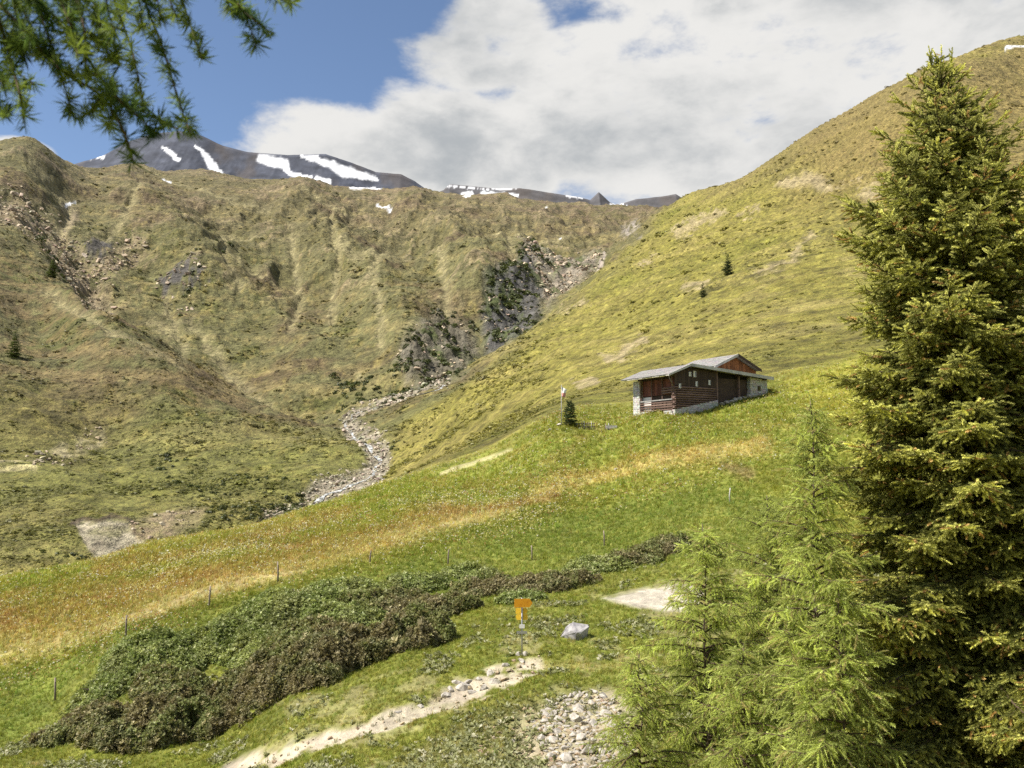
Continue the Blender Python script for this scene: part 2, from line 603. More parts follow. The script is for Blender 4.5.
RIGHT_SIDE = [(690, 175), (655, 230), (606, 280), (562, 316), (502, 364), (442, 404), (402, 432), (388, 470), (335, 505), (300, 522), (-400, 640), (-400, 1200), (1800, 1200), (1800, -400), (760, -400)]
CHUTES = [([(385, 258), (372, 290), (383, 330), (380, 350)], 4), ([(440, 258), (446, 290), (447, 325)], 4), ([(292, 245), (300, 300), (290, 350)], 4), ([(165, 298), (172, 320), (182, 345)], 4),
          ([(230, 235), (222, 270), (240, 300)], 3), ([(330, 235), (338, 275), (330, 330)], 3), ([(140, 200), (120, 235), (100, 250)], 4), ([(505, 235), (512, 262)], 4), ([(30, 170), (70, 205), (60, 240)], 5), ([(190, 330), (230, 370), (270, 395)], 4), ([(45, 300), (110, 350), (180, 385)], 4)]
SPURS = [([(92, 296), (150, 338), (210, 370), (270, 396), (330, 416)], 13, -.016), ([(128, 192), (150, 228), (225, 290), (310, 360)], 24, .017), ([(300, 212), (335, 252), (400, 318), (420, 360)], 22, .018), ([(415, 216), (450, 242), (478, 290)], 18, .014), ([(20, 165), (20, 240), (70, 310), (160, 390)], 26, .014)]


def full_height(X, Y):
    """ground height with its relief; also returns the base height"""
    Z0 = base_height(X, Y)
    P = np.stack([X.ravel(), Y.ravel(), Z0.ravel()], 1)
    U, V, _ = project(P)
    U, V = U.reshape(X.shape), V.reshape(X.shape)
    near = 1 - sstep(Y, 110, 190)
    far = sstep(Y, 130, 260)
    Z = Z0.copy()
    # meadow and path ground: hummocks
    Z += near * sstep(Y, 8, 24) * (0.22 * fbm(X / 6, Y / 6, 3, 3) + 0.10 * fbm(X / 1.3, Y / 1.3, 3, 5))
    # hills: gullies running down the slope, terraces, knolls
    rear = sstep(Y, 550, 950)
    right = inside(U, V, RIGHT_SIDE, 14)
    amp = far * np.clip(Y / 500, 0.25, 2.6)
    Z += amp * (1 - .45 * right) * (1 - .7 * sstep(225 - V, 0, 40) * (Y > 700)) * (6.0 * fbm(X / 110, Y / 140, 3, 21) + 1.9 * (ridged(X / 19 + .4 * fbm(X / 30, Y / 30, 2, 14), Y / 60, 3, 15) * rear + ridged(X / 34, Y / 16 + .4 * fbm(X / 30, Y / 30, 2, 14), 3, 16) * (1 - rear)) + 4.6 * (ridged(X / 48 + 0.5 * fbm(X / 90, Y / 90, 2, 4), Y / 190, 4, 23) * rear + ridged(X / 120, Y / 52 + 0.5 * fbm(X / 90, Y / 90, 2, 4), 4, 24) * (1 - rear)) + 1.3 * fbm(X / 14, Y / 18, 4, 25))
    Z += far * (1 - right) * np.clip(Y / 500, 0.3, 2) * 0.9 * np.abs(vnoise(X / 9 + 3 * fbm(X / 40, Y / 40, 2, 6), Y / 26, 8)) * 2
    # terracettes trodden along the contours of the right hillside
    ph = Z0 / 3.3 + 1.6 * fbm(X / 50, Y / 50, 3, 9)
    Z += far * right * 0.45 * np.clip(Y / 300, 0.5, 2) * np.sin(ph * 2 * np.pi)
    # torrent bed, gully, scars and cliffs cut into the slopes
    w1 = U + 3 * fbm(X / 12, Y / 12, 3, 31)
    w2 = V + 3 * fbm(X / 12, Y / 12, 3, 37)
    bed = band(w1, w2, STREAM, STREAM_W, 0.5) * (Y > 150)
    Z -= bed * 1.6
    for pl, hw, k_ in SPURS:
        Z += band(w1 + 8 * fbm(X / 50, Y / 50, 3, 35), w2, pl, hw, 0.95) * (Y > 300) * Y * k_ * (1 - right)
    for pl, hw in CHUTES:
        Z -= band(w1 + 4 * fbm(X / 30, Y / 30, 3, 33), w2, pl, hw, 0.9) * (Y > 350) * Y * 0.0038
    gul = band(w1, w2, GULLY, 16, 0.6) * (Y > 400)
    Z -= gul * 9 + gul * 9 * np.abs(fbm(X / 16, Y / 22, 4, 41))
    cliff = np.maximum(np.maximum(inside(w1, w2, CLIFF_B, 6), inside(w1, w2, CLIFF_R, 5)), inside(w1, w2, CLIFF_L, 8)) * (Y > 350)
    Z += cliff * (9 * ridged(X / 30, Y / 34, 4, 43) + 5.0 * fbm(X / 9, Y / 9, 4, 45))
    sc = np.maximum(inside(w1, w2, SCAR, 3), inside(w1, w2, SCAR2, 3) * 0.6) * (Y > 150)
    Z -= sc * (0.5 + 0.9 * np.abs(fbm(X / 3.0, Y / 14, 3, 47)))
    pth = band(U + 2 * fbm(X / 2, Y / 2, 2, 51), V, PATH, PATH_W, 0.5) * (Y < 60) * (Y > 20)
    Z -= pth * 0.14
    return Z, U, V


def ground_z(x, y):
    Z, _, _ = full_height(np.array([[float(x)]]), np.array([[float(y)]]))
    return float(Z[0, 0])


def on_ground(u, v, d0=None, lo=22.0, hi=2200.0):
    """the first ground point along the sight line through pixel (u, v)"""
    ys = np.exp(np.linspace(math.log(lo), math.log(hi), 700))
    x, y = (u - 512) / FPX, (384 - v) / FPX
    t = ys / (CP - y * SP)
    X, Zl = x * t, (SP + y * CP) * t
    Zg, _, _ = full_height(X[None], ys[None])
    hit = np.nonzero(Zg[0] >= Zl)[0]
    i = hit[0] if len(hit) else len(ys) - 1
    if i > 0:
        a, b = Zl[i - 1] - Zg[0][i - 1], Zg[0][i] - Zl[i]
        s = a / (a + b + 1e-9)
    else:
        s = 0
    yy = ys[i - 1] * (1 - s) + ys[i] * s if i > 0 else ys[0]
    xx = X[i - 1] * (1 - s) + X[i] * s if i > 0 else X[0]
    return Vector((xx, yy, ground_z(xx, yy)))


rowY = np.concatenate([np.exp(np.linspace(math.log(3), math.log(24), 34, endpoint=False)),
                       np.exp(np.linspace(math.log(24), math.log(132), 250, endpoint=False)),
                       np.exp(np.linspace(math.log(132), math.log(2080), 350, endpoint=False)),
                       np.exp(np.linspace(math.log(2080), math.log(2700), 14))])
colA = np.concatenate([np.linspace(-1.25, -0.60, 34, endpoint=False), np.linspace(-0.60, 0.60, 780, endpoint=False), np.linspace(0.60, 1.25, 34)])
GY, GA = np.meshgrid(rowY, colA, indexing='ij')
GX = GA * GY
GZ, GU, GV = full_height(GX, GY)


# ---- what grows where: surface colours (the colours of the plants, soil and rock themselves)
K = 0.69
def paint(X, Y, Z, U, V):
    C = np.empty(X.shape + (3,))
    def put(m, c):
        m = np.clip(m, 0, 1)[..., None]
        C[:] = C * (1 - m) + np.array(c) * m
    n1, n2 = fbm(X / 60, Y / 75, 4, 61), fbm(X / 17, Y / 22, 4, 63)
    n3 = fbm(X / 4, Y / 6, 4, 65)
    right = inside(U + 10 * n2, V + 5 * n3, RIGHT_SIDE, 10)
    right = np.maximum(right, 1 - sstep(Y, 120, 150))
    # left and rear slopes: olive heath, brown dwarf shrub, straw grass
    C[:] = lin(112, 109, 70, K)
    put(sstep(n1 + 0.5 * n2, -0.05, 0.5) * 0.9, lin(102, 86, 62, K))
    put(sstep(n2 - 0.4 * n1, 0.08, 0.5) * 0.75, lin(96, 98, 48, K))
    put(sstep(n3 + 0.4 * n2, 0.12, 0.6) * 0.7, lin(152, 138, 82, K))
    put(sstep(Y, 700, 1500) * 0.45, lin(112, 98, 78, K))
    sk = fbm(Z / 5 + n2, Y / 70 + n1, 4, 66)
    put((Y > 140) * sstep(sk, 0.08, 0.5) * 0.55, lin(154, 140, 92, K))
    put((Y > 140) * sstep(-sk, 0.12, 0.5) * 0.5, lin(88, 84, 48, K))
    rg = ridged(X / 48 + 0.5 * fbm(X / 90, Y / 90, 2, 4), Y / 190, 4, 23)
    put(sstep(Y, 550, 900) * sstep(-rg, -0.1, 0.35) * 0.5, lin(100, 94, 56, K))
    put(sstep(Y, 550, 900) * sstep(rg, 0.45, 0.8) * sstep(n3, -0.2, 0.3) * 0.6, lin(160, 142, 112, K))
    # lower left terrace is greener
    put((1 - sstep(Y, 300, 470)) * (Y > 120) * (1 - right) * 0.5, lin(130, 130, 58, K))
    # far upper band: brownish alpine turf, violet screes
    put(sstep(Y, 1300, 1900) * sstep(n2, -0.1, 0.4) * 0.6, lin(134, 116, 96, K))
    # right hillside: yellow-green pasture
    g = np.array(lin(146, 138, 66, K))
    put(right, g)
    put((1 - right) * (Y > 140) * inside(U + 14 * n2, V + 8 * n3, [(-300, 240), (20, 262), (95, 305), (200, 365), (330, 418), (250, 430), (100, 400), (-300, 380)], 14) * sstep(sk + n3, -.3, .3) * .5, lin(112, 92, 66, K))
    put(right * (Y > 120) * sstep(sk, 0.1, 0.5) * 0.5, lin(168, 154, 92, K))
    put(right * (Y > 120) * sstep(-sk, 0.12, 0.5) * 0.45, lin(116, 112, 52, K))
    put(right * sstep(n1 + 0.4 * n2, 0.0, 0.5) * 0.75, lin(124, 124, 50, K))
    put(right * sstep(n2 - 0.3 * n1, 0.05, 0.5) * 0.6, lin(160, 148, 82, K))
    put(right * sstep(n3, 0.15, 0.6) * 0.6, lin(120, 112, 58, K))
    put(right * inside(U + 40 * n1, V + 25 * n2, [(800, 120), (1100, 20), (1100, 190), (900, 200), (790, 200)], 40) * 0.6, lin(142, 120, 80, K))
    put(right * inside(U + 40 * n1, V + 25 * n2, [(680, 190), (840, 80), (1030, 30), (1040, 60), (860, 120), (720, 200)], 12) * 0.55, lin(128, 112, 76, K))
    put(right * (Y > 140) * (Y < 330) * sstep(n2, -0.2, 0.3) * inside(U, V, [(700, 300), (900, 150), (1100, 150), (1100, 380), (780, 360)], 40) * 0.55, lin(150, 138, 84, K))
    # streaky terracettes
    ph = base_height(X, Y) if False else Z
    st = np.sin((Z / 3.3 + 1.6 * fbm(X / 50, Y / 50, 3, 9)) * 2 * np.pi)
    put(right * (Y > 140) * sstep(st, 0.3, 0.95) * 0.35, lin(104, 100, 48, K))
    # bare earth and stones on the right hillside
    bu, bv = U + 9 * n3 + 6 * n2, V + 4 * n3
    for pl, hw in (([(678, 236), (700, 222), (722, 212)], 4), ([(785, 183), (812, 178), (824, 184)], 6), ([(830, 190), (858, 178)], 2.5), ([(744, 218), (756, 207)], 3),
                   ([(608, 362), (630, 352), (645, 344)], 3.5), ([(755, 275), (790, 262), (810, 236)], 4), ([(684, 290), (706, 284)], 4), ([(640, 268), (655, 255)], 2),
                   ([(560, 318), (585, 303)], 2), ([(575, 385), (592, 379)], 2), ([(868, 196), (880, 190)], 7)):
        put(band(bu, bv, pl, hw, 0.7) * (Y > 140) * 0.8, lin(176, 160, 122, K))
    put(band(bu, bv, [(700, 300), (780, 262), (850, 215)], 10, 0.8) * (Y > 140) * sstep(n3, 0.0, 0.3) * 0.7, lin(96, 92, 50, K))
    # hay meadow: bands of ripe grass, dock and buttercup
    mead = (1 - sstep(Y, 124, 136)) * (Y > 24)
    mu, mv = U + 16 * n2 * 1.0 + 8 * n3, V + 7 * fbm(X / 9, Y / 9, 3, 67) + 3 * n3
    put(mead, lin(136, 138, 54, K))
    put(mead * sstep(n3, -0.2, 0.4) * 0.6, lin(120, 124, 46, K))
    hay = inside(U, V, [(-200, 680), (-200, 560), (0, 572), (150, 538), (300, 508), (390, 482), (520, 440), (640, 418), (800, 395), (800, 450), (700, 478), (560, 500), (450, 535), (370, 556), (275, 583), (130, 622), (60, 650), (0, 672)], 8) * mead
    put(hay * 0.85, lin(144, 150, 64, K))
    put(hay * sstep(fbm(X / 2.2, Y / 3.5, 3, 68), .05, .5) * .4, lin(164, 144, 80, K))
    put(hay * band(mu, mv, [(-100, 650), (60, 612), (180, 588), (280, 562), (380, 536), (470, 514), (560, 496)], [20, 19, 16, 13, 12, 9, 6], 1.0) * (0.5 + .3 * sstep(n3 + n2, -.2, .4)), lin(168, 132, 84, K))
    put(hay * band(mu, mv, [(100, 570), (250, 540), (350, 512)], 7, 0.8) * 0.5, lin(168, 136, 84, K))
    put(hay * band(mu, mv, [(560, 480), (650, 462), (760, 444)], 9, 0.9) * 0.5, lin(174, 146, 84, K))
    put(hay * band(mu, mv, [(-60, 668), (40, 640), (130, 613), (200, 595), (280, 574), (370, 550), (450, 530), (520, 515)], [14, 12, 9, 7, 8, 8, 8, 5], 1.0) * (0.6 + .35 * sstep(n3, -.2, .3)), lin(192, 176, 118, K))
    put(hay * band(mu, mv, [(540, 492), (620, 474), (690, 456), (760, 443)], 6, 0.7) * 0.75, lin(192, 176, 108, K))
    put(hay * band(mu, mv, [(0, 578), (150, 545), (300, 512)], 5, 0.7) * 0.5, lin(178, 160, 88, K))
    put(mead * band(U + 2 * n3, V + 2 * n3, [(440, 474), (470, 464), (495, 456), (512, 451)], 1.5, 0.6) * 0.6, lin(206, 194, 150, K))
    put(mead * inside(mu, mv, [(620, 420), (780, 398), (800, 425), (640, 440)], 8) * 0.5, lin(140, 142, 56, K))
    put(mead * inside(mu, mv, [(760, 350), (1100, 330), (1100, 440), (800, 420)], 15) * 0.6, lin(172, 166, 72, K))
    lush = inside(mu, mv, [(-100, 720), (0, 676), (130, 630), (275, 590), (370, 566), (450, 545), (600, 505), (720, 478), (800, 500), (740, 560), (600, 580), (300, 640), (40, 740), (-100, 760)], 9) * mead
    put(lush * 0.9, lin(124, 134, 56, K))
    put(lush * sstep(n3, 0.0, 0.5) * 0.5, lin(148, 150, 72, K))
    put(mead * band(mu, mv, [(715, 468), (745, 474)], 5, 0.8) * 0.8, lin(140, 124, 80, K))
    # the near bank between bushes and path
    bank = inside(U, V, [(-300, 800), (-300, 770), (40, 745), (300, 690), (480, 620), (700, 560), (1200, 560), (1200, 800)], 12) * mead
    put(bank * 0.9, lin(130, 135, 56, K))
    put(bank * sstep(n3 + 0.5 * fbm(X / 1.5, Y / 1.5, 3, 71), 0.0, 0.6) * 0.6, lin(146, 146, 74, K))
    put(bank * sstep(fbm(X / 0.9, Y / 0.9, 3, 73) + n3 * 0.5, 0.25, 0.6) * 0.6, lin(160, 152, 106, K))
    low = inside(mu, mv, [(330, 800), (480, 706), (560, 690), (660, 690), (660, 800)], 10) * mead
    put(low * 0.75, lin(134, 130, 82, K))
    rub = np.maximum(inside(mu, mv, [(556, 700), (606, 690), (628, 700), (640, 780), (560, 780), (520, 720)], 8), inside(mu, mv, [(505, 722), (540, 705), (570, 780), (520, 780)], 8)) * mead
    put(rub * (0.55 + 0.45 * sstep(n3, -0.3, 0.2)), lin(184, 172, 142, K))
    # trodden path and the bare patch behind
    pn = fbm(X / 0.8, Y / 0.8, 3, 75)
    pth = band(U + 6 * pn, V + 3 * pn, PATH, PATH_W, 0.35) * (Y < 60) * (Y > 20)
    put(pth * sstep(pn + .35 * n3, -0.5, -0.1) * 0.92, lin(214, 200, 176, K))
    bare = inside(U + 4 * pn, V + 2 * pn, [(601, 598), (626, 592), (668, 585), (690, 584), (704, 592), (700, 606), (690, 611), (664, 610), (630, 605)], 3) * (Y < 80)
    put(bare, lin(206, 196, 176, K))
    put(band(U + 6 * pn, V + 3 * pn, [(545, 664), (600, 668), (650, 662)], 4, 0.8) * (Y < 60) * (Y > 20) * 0.5, lin(180, 168, 110, K))
    # torrent stones, gully screes, scars, cliffs
    w1, w2 = U + 3 * fbm(X / 12, Y / 12, 3, 31), V + 3 * fbm(X / 12, Y / 12, 3, 37)
    bed = band(w1, w2, STREAM, STREAM_W, 0.4) * (Y > 150)
    put(bed * sstep(n3 + .3 * n2, -.55, -.1), lin(160, 150, 130, K))
    gul = band(w1 + 6 * n3, w2, GULLY, [6, 9, 12, 17, 20, 14] if False else 15, 0.7) * (Y > 400)
    put(gul * sstep(n3 + n2 * 0.4, -0.35, 0.2) * 0.9, lin(158, 142, 116, K))
    side = band(w1 + 8 * n3, w2 + 3 * n3, [(95, 272), (125, 262), (138, 256)], 9, 0.8) * (Y > 400)
    put(side * sstep(n3, -0.3, 0.2) * 0.75, lin(162, 144, 116, K))
    put(band(w1, w2 + 3 * n3, [(66, 205), (74, 215), (62, 232)], 5, 0.8) * (Y > 400) * 0.6, lin(168, 150, 128, K))
    for pl, hw in CHUTES + list((([(150, 320), (185, 345), (180, 372)], 4),
                   ([(360, 372), (364, 385)], 3), ([(340, 262), (356, 275), (400, 268)], 5), ([(215, 262), (240, 275), (272, 290)], 2.2), ([(110, 165), (180, 185), (270, 215)], 1.5), ([(300, 205), (350, 222), (372, 240)], 2), ([(440, 235), (520, 245), (580, 238)], 2), ([(200, 235), (260, 240)], 1.5))):
        put(band(w1 + 5 * n3, w2, pl, hw, 0.9) * (Y > 350) * (0.45 + 0.5 * sstep(n3, -0.1, 0.3)), lin(156, 146, 106, K))
    for pts, cc, ss in ((CLIFF_B, lin(92, 90, 88, K), 6), (CLIFF_L, lin(112, 106, 92, K), 9), (CLIFF_R, lin(148, 138, 122, K), 5)):
        cm = inside(w1, w2, pts, ss) * (Y > 350)
        put(cm * 0.92, cc)
        put(cm * sstep(fbm(X / 22, Y / 26, 3, 77) + 0.3 * n3, 0.08, 0.4) * 0.85, lin(84, 94, 46, K))
        put(cm * sstep(fbm(X / 7, Y / 9, 3, 79), 0.1, 0.5) * 0.5, tuple(c * 1.6 for c in cc))
    put(band(w1, w2, [(604, 257), (601, 268), (598, 276)], 1.5, 0.5) * (Y > 350), lin(176, 164, 150, K) if True else None)
    put(inside(w1, w2, [(622, 226), (636, 222), (640, 242), (622, 240)], 4) * (Y > 700) * sstep(n3, -0.3, 0.2), lin(168, 158, 146, K))
    for pts in ([(158, 286), (172, 276), (200, 277), (208, 288), (190, 296), (165, 298)], [(85, 250), (100, 244), (116, 250), (108, 262), (90, 260)]):
        put(inside(w1 + 14 * n3, w2 + 7 * n3, pts, 2.5) * (Y > 350) * sstep(n3 + n2, -.5, 0) * 0.9, lin(92, 88, 86, K))
    sw = 5 * fbm(X / 2.6, Y / 7, 4, 48)
    sc = inside(w1 + sw, w2 + sw * .6, SCAR, 2) * (Y > 150)
    put(sc * (.45 + .55 * sstep(n3, -.5, 0)), lin(176, 166, 140, K))
    put(sc * sstep(vnoise(X / 2.2, Y / 20, 81), 0.05, 0.3) * 0.6, lin(128, 114, 98, K))
    put(band(w1, w2, [(70, 527), (83, 519), (97, 524), (112, 517), (127, 520), (136, 533)], 2.2, .6) * (Y > 150) * .85, lin(84, 70, 54, K))
    put(inside(w1, w2, SCAR2, 4) * (Y > 150) * (0.5 + 0.5 * sstep(n3, -0.2, 0.2)), lin(152, 136, 106, K))
    put(band(w1 + 4 * n3, w2, [(0, 466), (40, 460), (70, 452), (100, 440)], [2.5, 3.5, 8, 6], 0.7) * (Y > 150) * sstep(n3, -0.4, 0.1) * 0.85, lin(182, 170, 130, K))
    put(band(w1, w2, [(-20, 473), (36, 472)], 2, 0.8) * (Y > 150) * 0.8, lin(190, 178, 130, K))
    put(band(w1, w2, [(250, 428), (300, 440), (330, 450)], 6, 0.8) * (Y > 150) * 0.3, lin(150, 140, 80, K))
    # late snow lying in hollows of the ridge
    snow = np.zeros(X.shape)
    sn = U + 2.5 * fbm(X / 25, Y / 25, 3, 83), V + 1.3 * fbm(X / 25, Y / 25, 3, 85)
    for pl, hw in (([(66, 203), (74, 201)], 1.5), ([(377, 206), (391, 214)], 1.3), ([(538, 211), (546, 211)], 1.6), ([(164, 182), (170, 185)], 1.3), ([(1006, 49), (1030, 46)], 1.5),
                   ([(560, 240), (562, 240)], 0.5), ([(352, 190), (380, 190)], 2.2), ([(466, 196), (470, 193)], 2), ([(520, 196), (522, 196)], 1.5)):
        snow = np.maximum(snow, band(sn[0], sn[1], pl, hw, 0.35) * (Y > 600))
    put(snow, (0.72, 0.73, 0.75))
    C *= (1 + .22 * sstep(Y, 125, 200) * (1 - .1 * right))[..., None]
    return np.clip(C, 0, .8)


GC = paint(GX, GY, GZ, GU, GV)

# ---- material of turf, soil and scree (colour comes from the survey above, grain from noise)
turf_mats = {}
for tname, rough_bump in (("turf", 0.0), ("heath_turf", 5.0)):
  turf, t, bs, _ = new_mat(tname, 0.95)
  turf_mats[tname] = turf
  pos = geo_pos(t)
  base = vcol(t)
  na = t.noise(pos, 0.35, 9, 0.68)
  nb = t.noise(pos, 2.2, 6, 0.65)
  nc = t.noise(pos, 0.06, 6, 0.6)
  f = t.math('ADD', t.ramp(na, 0.3, 0.7, 0.55, 1.4, False), t.ramp(nc, 0.35, 0.65, -0.16, 0.16, False))
  f = t.math('MULTIPLY', f, t.ramp(nb, 0.3, 0.7, 0.72, 1.28, False))
  if rough_bump:
      sp = t.ramp(t.noise(pos, 0.16, 9, 0.78), 0.36, 0.64, 0.55, 1.42, False)
      f = t.math('MULTIPLY', f, sp)
  cmb = t.node('ShaderNodeCombineXYZ')
  for i, g in enumerate((1.0, 1.0, 1.0)):
    t.l.new(f, cmb.inputs[i])
  c1 = t.mix(1.0, base, cmb.outputs[0], 'MULTIPLY')
  hs = t.node('ShaderNodeHueSaturation')
  t.put(hs.inputs['Hue'], t.ramp(t.noise(pos, 0.9, 5, 0.6), 0.3, 0.7, 0.485, 0.515, False))
  hs.inputs['Saturation'].default_value = 1.0
  t.l.new(c1, hs.inputs['Color'])
  t.l.new(hs.outputs[0], bs.inputs['Base Color'])
  hgt = t.math('ADD', t.math('MULTIPLY', na, 1.6), t.math('MULTIPLY', nb, 0.25))
  if rough_bump:
      hgt = t.math('ADD', hgt, t.math('MULTIPLY', t.noise(pos, 0.075, 7, 0.62), rough_bump * 2))
  bump(t, bs, hgt, 1.0, 1.0 if rough_bump else 0.55)


def grid_faces(r0, r1, ncol):
    i = np.arange(r0, r1 - 1)[:, None] * ncol + np.arange(ncol - 1)[None]
    return np.stack([i, i + 1, i + 1 + ncol, i + ncol], -1).reshape(-1, 4)


def terrain_piece(name, label, r0, r1):
    nc_ = len(colA)
    sl = slice(r0, r1)
    V = np.stack([GX[sl], GY[sl], GZ[sl]], -1).reshape(-1, 3)
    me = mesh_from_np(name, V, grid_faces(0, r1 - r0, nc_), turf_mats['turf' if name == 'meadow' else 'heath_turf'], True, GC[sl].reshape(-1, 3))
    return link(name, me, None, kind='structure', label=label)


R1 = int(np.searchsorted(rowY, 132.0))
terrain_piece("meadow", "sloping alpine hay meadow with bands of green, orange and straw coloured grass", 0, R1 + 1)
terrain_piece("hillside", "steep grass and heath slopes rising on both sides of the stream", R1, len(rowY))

# ground that carries on behind the viewer
bx, by = np.meshgrid(np.linspace(-160, 160, 41), np.linspace(3.0, -160, 41), indexing='xy')
bz = -1.75 + (3.0 - by) * 0.28 - 0.02 * np.abs(bx) + 0.8 * fbm(bx / 20, by / 20, 3, 91) * sstep(3.0 - by, 0, 12)
bz -= 0.05
me = mesh_from_np("hillside_behind", np.stack([bx, by, bz], -1).reshape(-1, 3), grid_faces(0, 41, 41)[:, ::-1], turf_mats['turf'], True, np.tile(np.array(lin(130, 132, 50, K)), (41 * 41, 1)))
link("hillside_behind", me, None, kind='structure', label="grassy slope the viewer stands on")

# ---- rocky summits behind the ridge, with snow fields
def summit(name, label, crest, d0, wf, wb, seed, rock, snowfields, u0, u1, amp, low):
    us = np.linspace(u0, u1, int((u1 - u0) / 0.8))
    rel = np.concatenate([np.linspace(-1, 0, 90), np.linspace(0, 1, 12)[1:]])
    cu, cv = zip(*crest)
    cz = np.array([at(u, np.interp(u, cu, cv), d0).z for u in us])
    X = np.empty((len(rel), len(us)))
    Y, Z = X.copy(), X.copy()
    for j, r in enumerate(rel):
        d = d0 + (r * wf if r < 0 else r * wb)
        X[j] = (us - 512) / FPX * d0 * 1.0
        Y[j] = d
        Z[j] = cz - (abs(r) ** 0.85 * low if r < 0 else r * low * 1.2)
    env = np.minimum(1, np.abs(rel) * 4)[:, None]
    Z += env * amp * (ridged(X / 130, Y / 190, 5, seed) - 0.4) + (0.25 + 0.75 * env) * amp * 0.35 * fbm(X / 35, Y / 35, 4, seed + 3)
    U, V, _ = project(np.stack([X.ravel(), Y.ravel(), Z.ravel()], 1))
    U, V = U.reshape(X.shape), V.reshape(X.shape)
    n = fbm(X / 90, Y / 90, 4, seed + 5)
    C = np.empty(X.shape + (3,))
    C[:] = lin(*rock, K)
    C = C * (1 + 0.5 * fbm(X / 40, Z / 18, 4, seed + 9))[..., None]
    m = sstep(n, 0.1, 0.5)[..., None] * 0.5
    C = C * (1 - m) + np.array(lin(104, 94, 86, K)) * m
    for pts, hw in snowfields:
        m = (band(U + 4 * n + 3 * fbm(X / 14, Y / 14, 3, seed + 12), V + 2 * n + 1.5 * fbm(X / 14, Y / 14, 3, seed + 15), pts, [q * .85 for q in hw] if isinstance(hw, list) else hw * .85, 0.28) * (rel < 0.3)[:, None])[..., None] * .96
        C = C * (1 - m) + np.array((0.74, 0.75, 0.77)) * (1 + .22 * fbm(X / 30, Y / 30, 4, seed + 21)[..., None]) * m
    me = mesh_from_np(name, np.stack([X, Y, Z], -1).reshape(-1, 3), grid_faces(0, len(rel), len(us)), rockmat, True, C.reshape(-1, 3))
    link(name, me, None, kind='structure', label=label)


rockmat, t, bs, _ = new_mat("summit_rock", 0.9)
pos = geo_pos(t)
n_ = t.noise(pos, 0.03, 8, 0.65)
cmb = t.node('ShaderNodeCombineXYZ')
fr = t.ramp(n_, 0.3, 0.7, 0.75, 1.2, False)
for i in range(3):
    t.l.new(fr, cmb.inputs[i])
t.l.new(t.mix(1.0, vcol(t), cmb.outputs[0], 'MULTIPLY'), bs.inputs['Base Color'])
bump(t, bs, n_, 5.0, 0.25)

summit("mountain", "dark grey summits with late snow fields behind the ridge",
       [(-80, 175), (40, 178), (62, 164), (90, 156), (118, 141), (140, 134), (168, 131), (190, 135), (215, 146), (240, 152), (280, 155), (320, 154), (345, 162), (372, 172), (398, 174), (412, 181), (425, 190), (470, 206)],
       2700, 380, 500, 101, (84, 88, 100), [([(70, 160), (100, 155)], 2.5), ([(163, 147), (171, 154), (176, 158)], [1.5, 3, 2.5]), ([(196, 146), (208, 158), (218, 174)], [2, 4, 4.5]),
        ([(262, 159), (284, 164), (290, 174), (312, 178)], [5, 6, 3, 1.5]), ([(318, 180), (328, 182)], 4), ([(310, 158), (330, 164), (345, 172), (378, 180)], [2.5, 5, 6, 2.5]), ([(352, 190), (382, 190)], 2.2), ([(300, 156), (316, 157)], 1.5)],
       -80, 480, 14, 420)
summit("mountain", "low dark rock teeth at the head of the valley",
       [(400, 204), (442, 190), (448, 184), (470, 186), (500, 189), (520, 188), (560, 194), (580, 197), (592, 200), (601, 192), (612, 202), (620, 205), (640, 199), (662, 197), (680, 194), (690, 200), (720, 204), (800, 215)],
       3000, 380, 500, 131, (98, 96, 98), [([(444, 187), (520, 190)], 0.8), ([(462, 196), (470, 194)], 4), ([(482, 193), (520, 196)], [2.5, 2]), ([(565, 195), (582, 198)], 1.2), ([(612, 205), (624, 205)], 2), ([(680, 195), (692, 199)], 1)],
       400, 800, 12, 380)
# ------------------------------------------------------------------ plant materials and prototypes
def leaf_mat(name, colour_of, rough=0.6, trans=0.35, spec=0.3):
    m = bpy.data.materials.new(name)
    m.use_nodes = True
    m.node_tree.nodes.clear()
    t = NT(m.node_tree)
    c = colour_of(t)
    bs = t.node('ShaderNodeBsdfPrincipled')
    bs.inputs['Roughness'].default_value = rough
    bs.inputs['Specular IOR Level'].default_value = spec
    t.l.new(c, bs.inputs['Base Color'])
    tr = t.node('ShaderNodeBsdfTranslucent')
    t.l.new(t.mix(1.0, c, (1.0, 1.0, 0.7), 'MULTIPLY'), tr.inputs['Color'])
    mx = t.node('ShaderNodeMixShader')
    mx.inputs[0].default_value = trans
    t.l.new(bs.outputs[0], mx.inputs[1])
    t.l.new(tr.outputs[0], mx.inputs[2])
    out = t.node('ShaderNodeOutputMaterial')
    t.l.new(mx.outputs[0], out.inputs['Surface'])
    return m


blade_mat = leaf_mat("grass_blade", inst_col, 0.6, 0.4, 0.2)
needle_mat = leaf_mat("needle", inst_col, 0.6, 0.25, 0.12)
soft_needle_mat = leaf_mat("larch_needle", inst_col, 0.6, 0.5, 0.12)
shrub_leaf_mat = leaf_mat("shrub_leaf", inst_col, 0.5, 0.3, 0.3)


def bark_mat(name, c0, c1, sc):
    m, t, bs, _ = new_mat(name, 0.95)
    tcn = t.node('ShaderNodeTexCoord').outputs['Object']
    mp = t.node('ShaderNodeMapping')
    t.l.new(tcn, mp.inputs['Vector'])
    mp.inputs['Scale'].default_value = (1, 1, 0.3)
    n = t.noise(mp.outputs[0], sc, 8, 0.65)
    t.l.new(t.mix(t.ramp(n, 0.35, 0.65), c0, c1), bs.inputs['Base Color'])
    bump(t, bs, n, 0.02, 0.8)
    return m


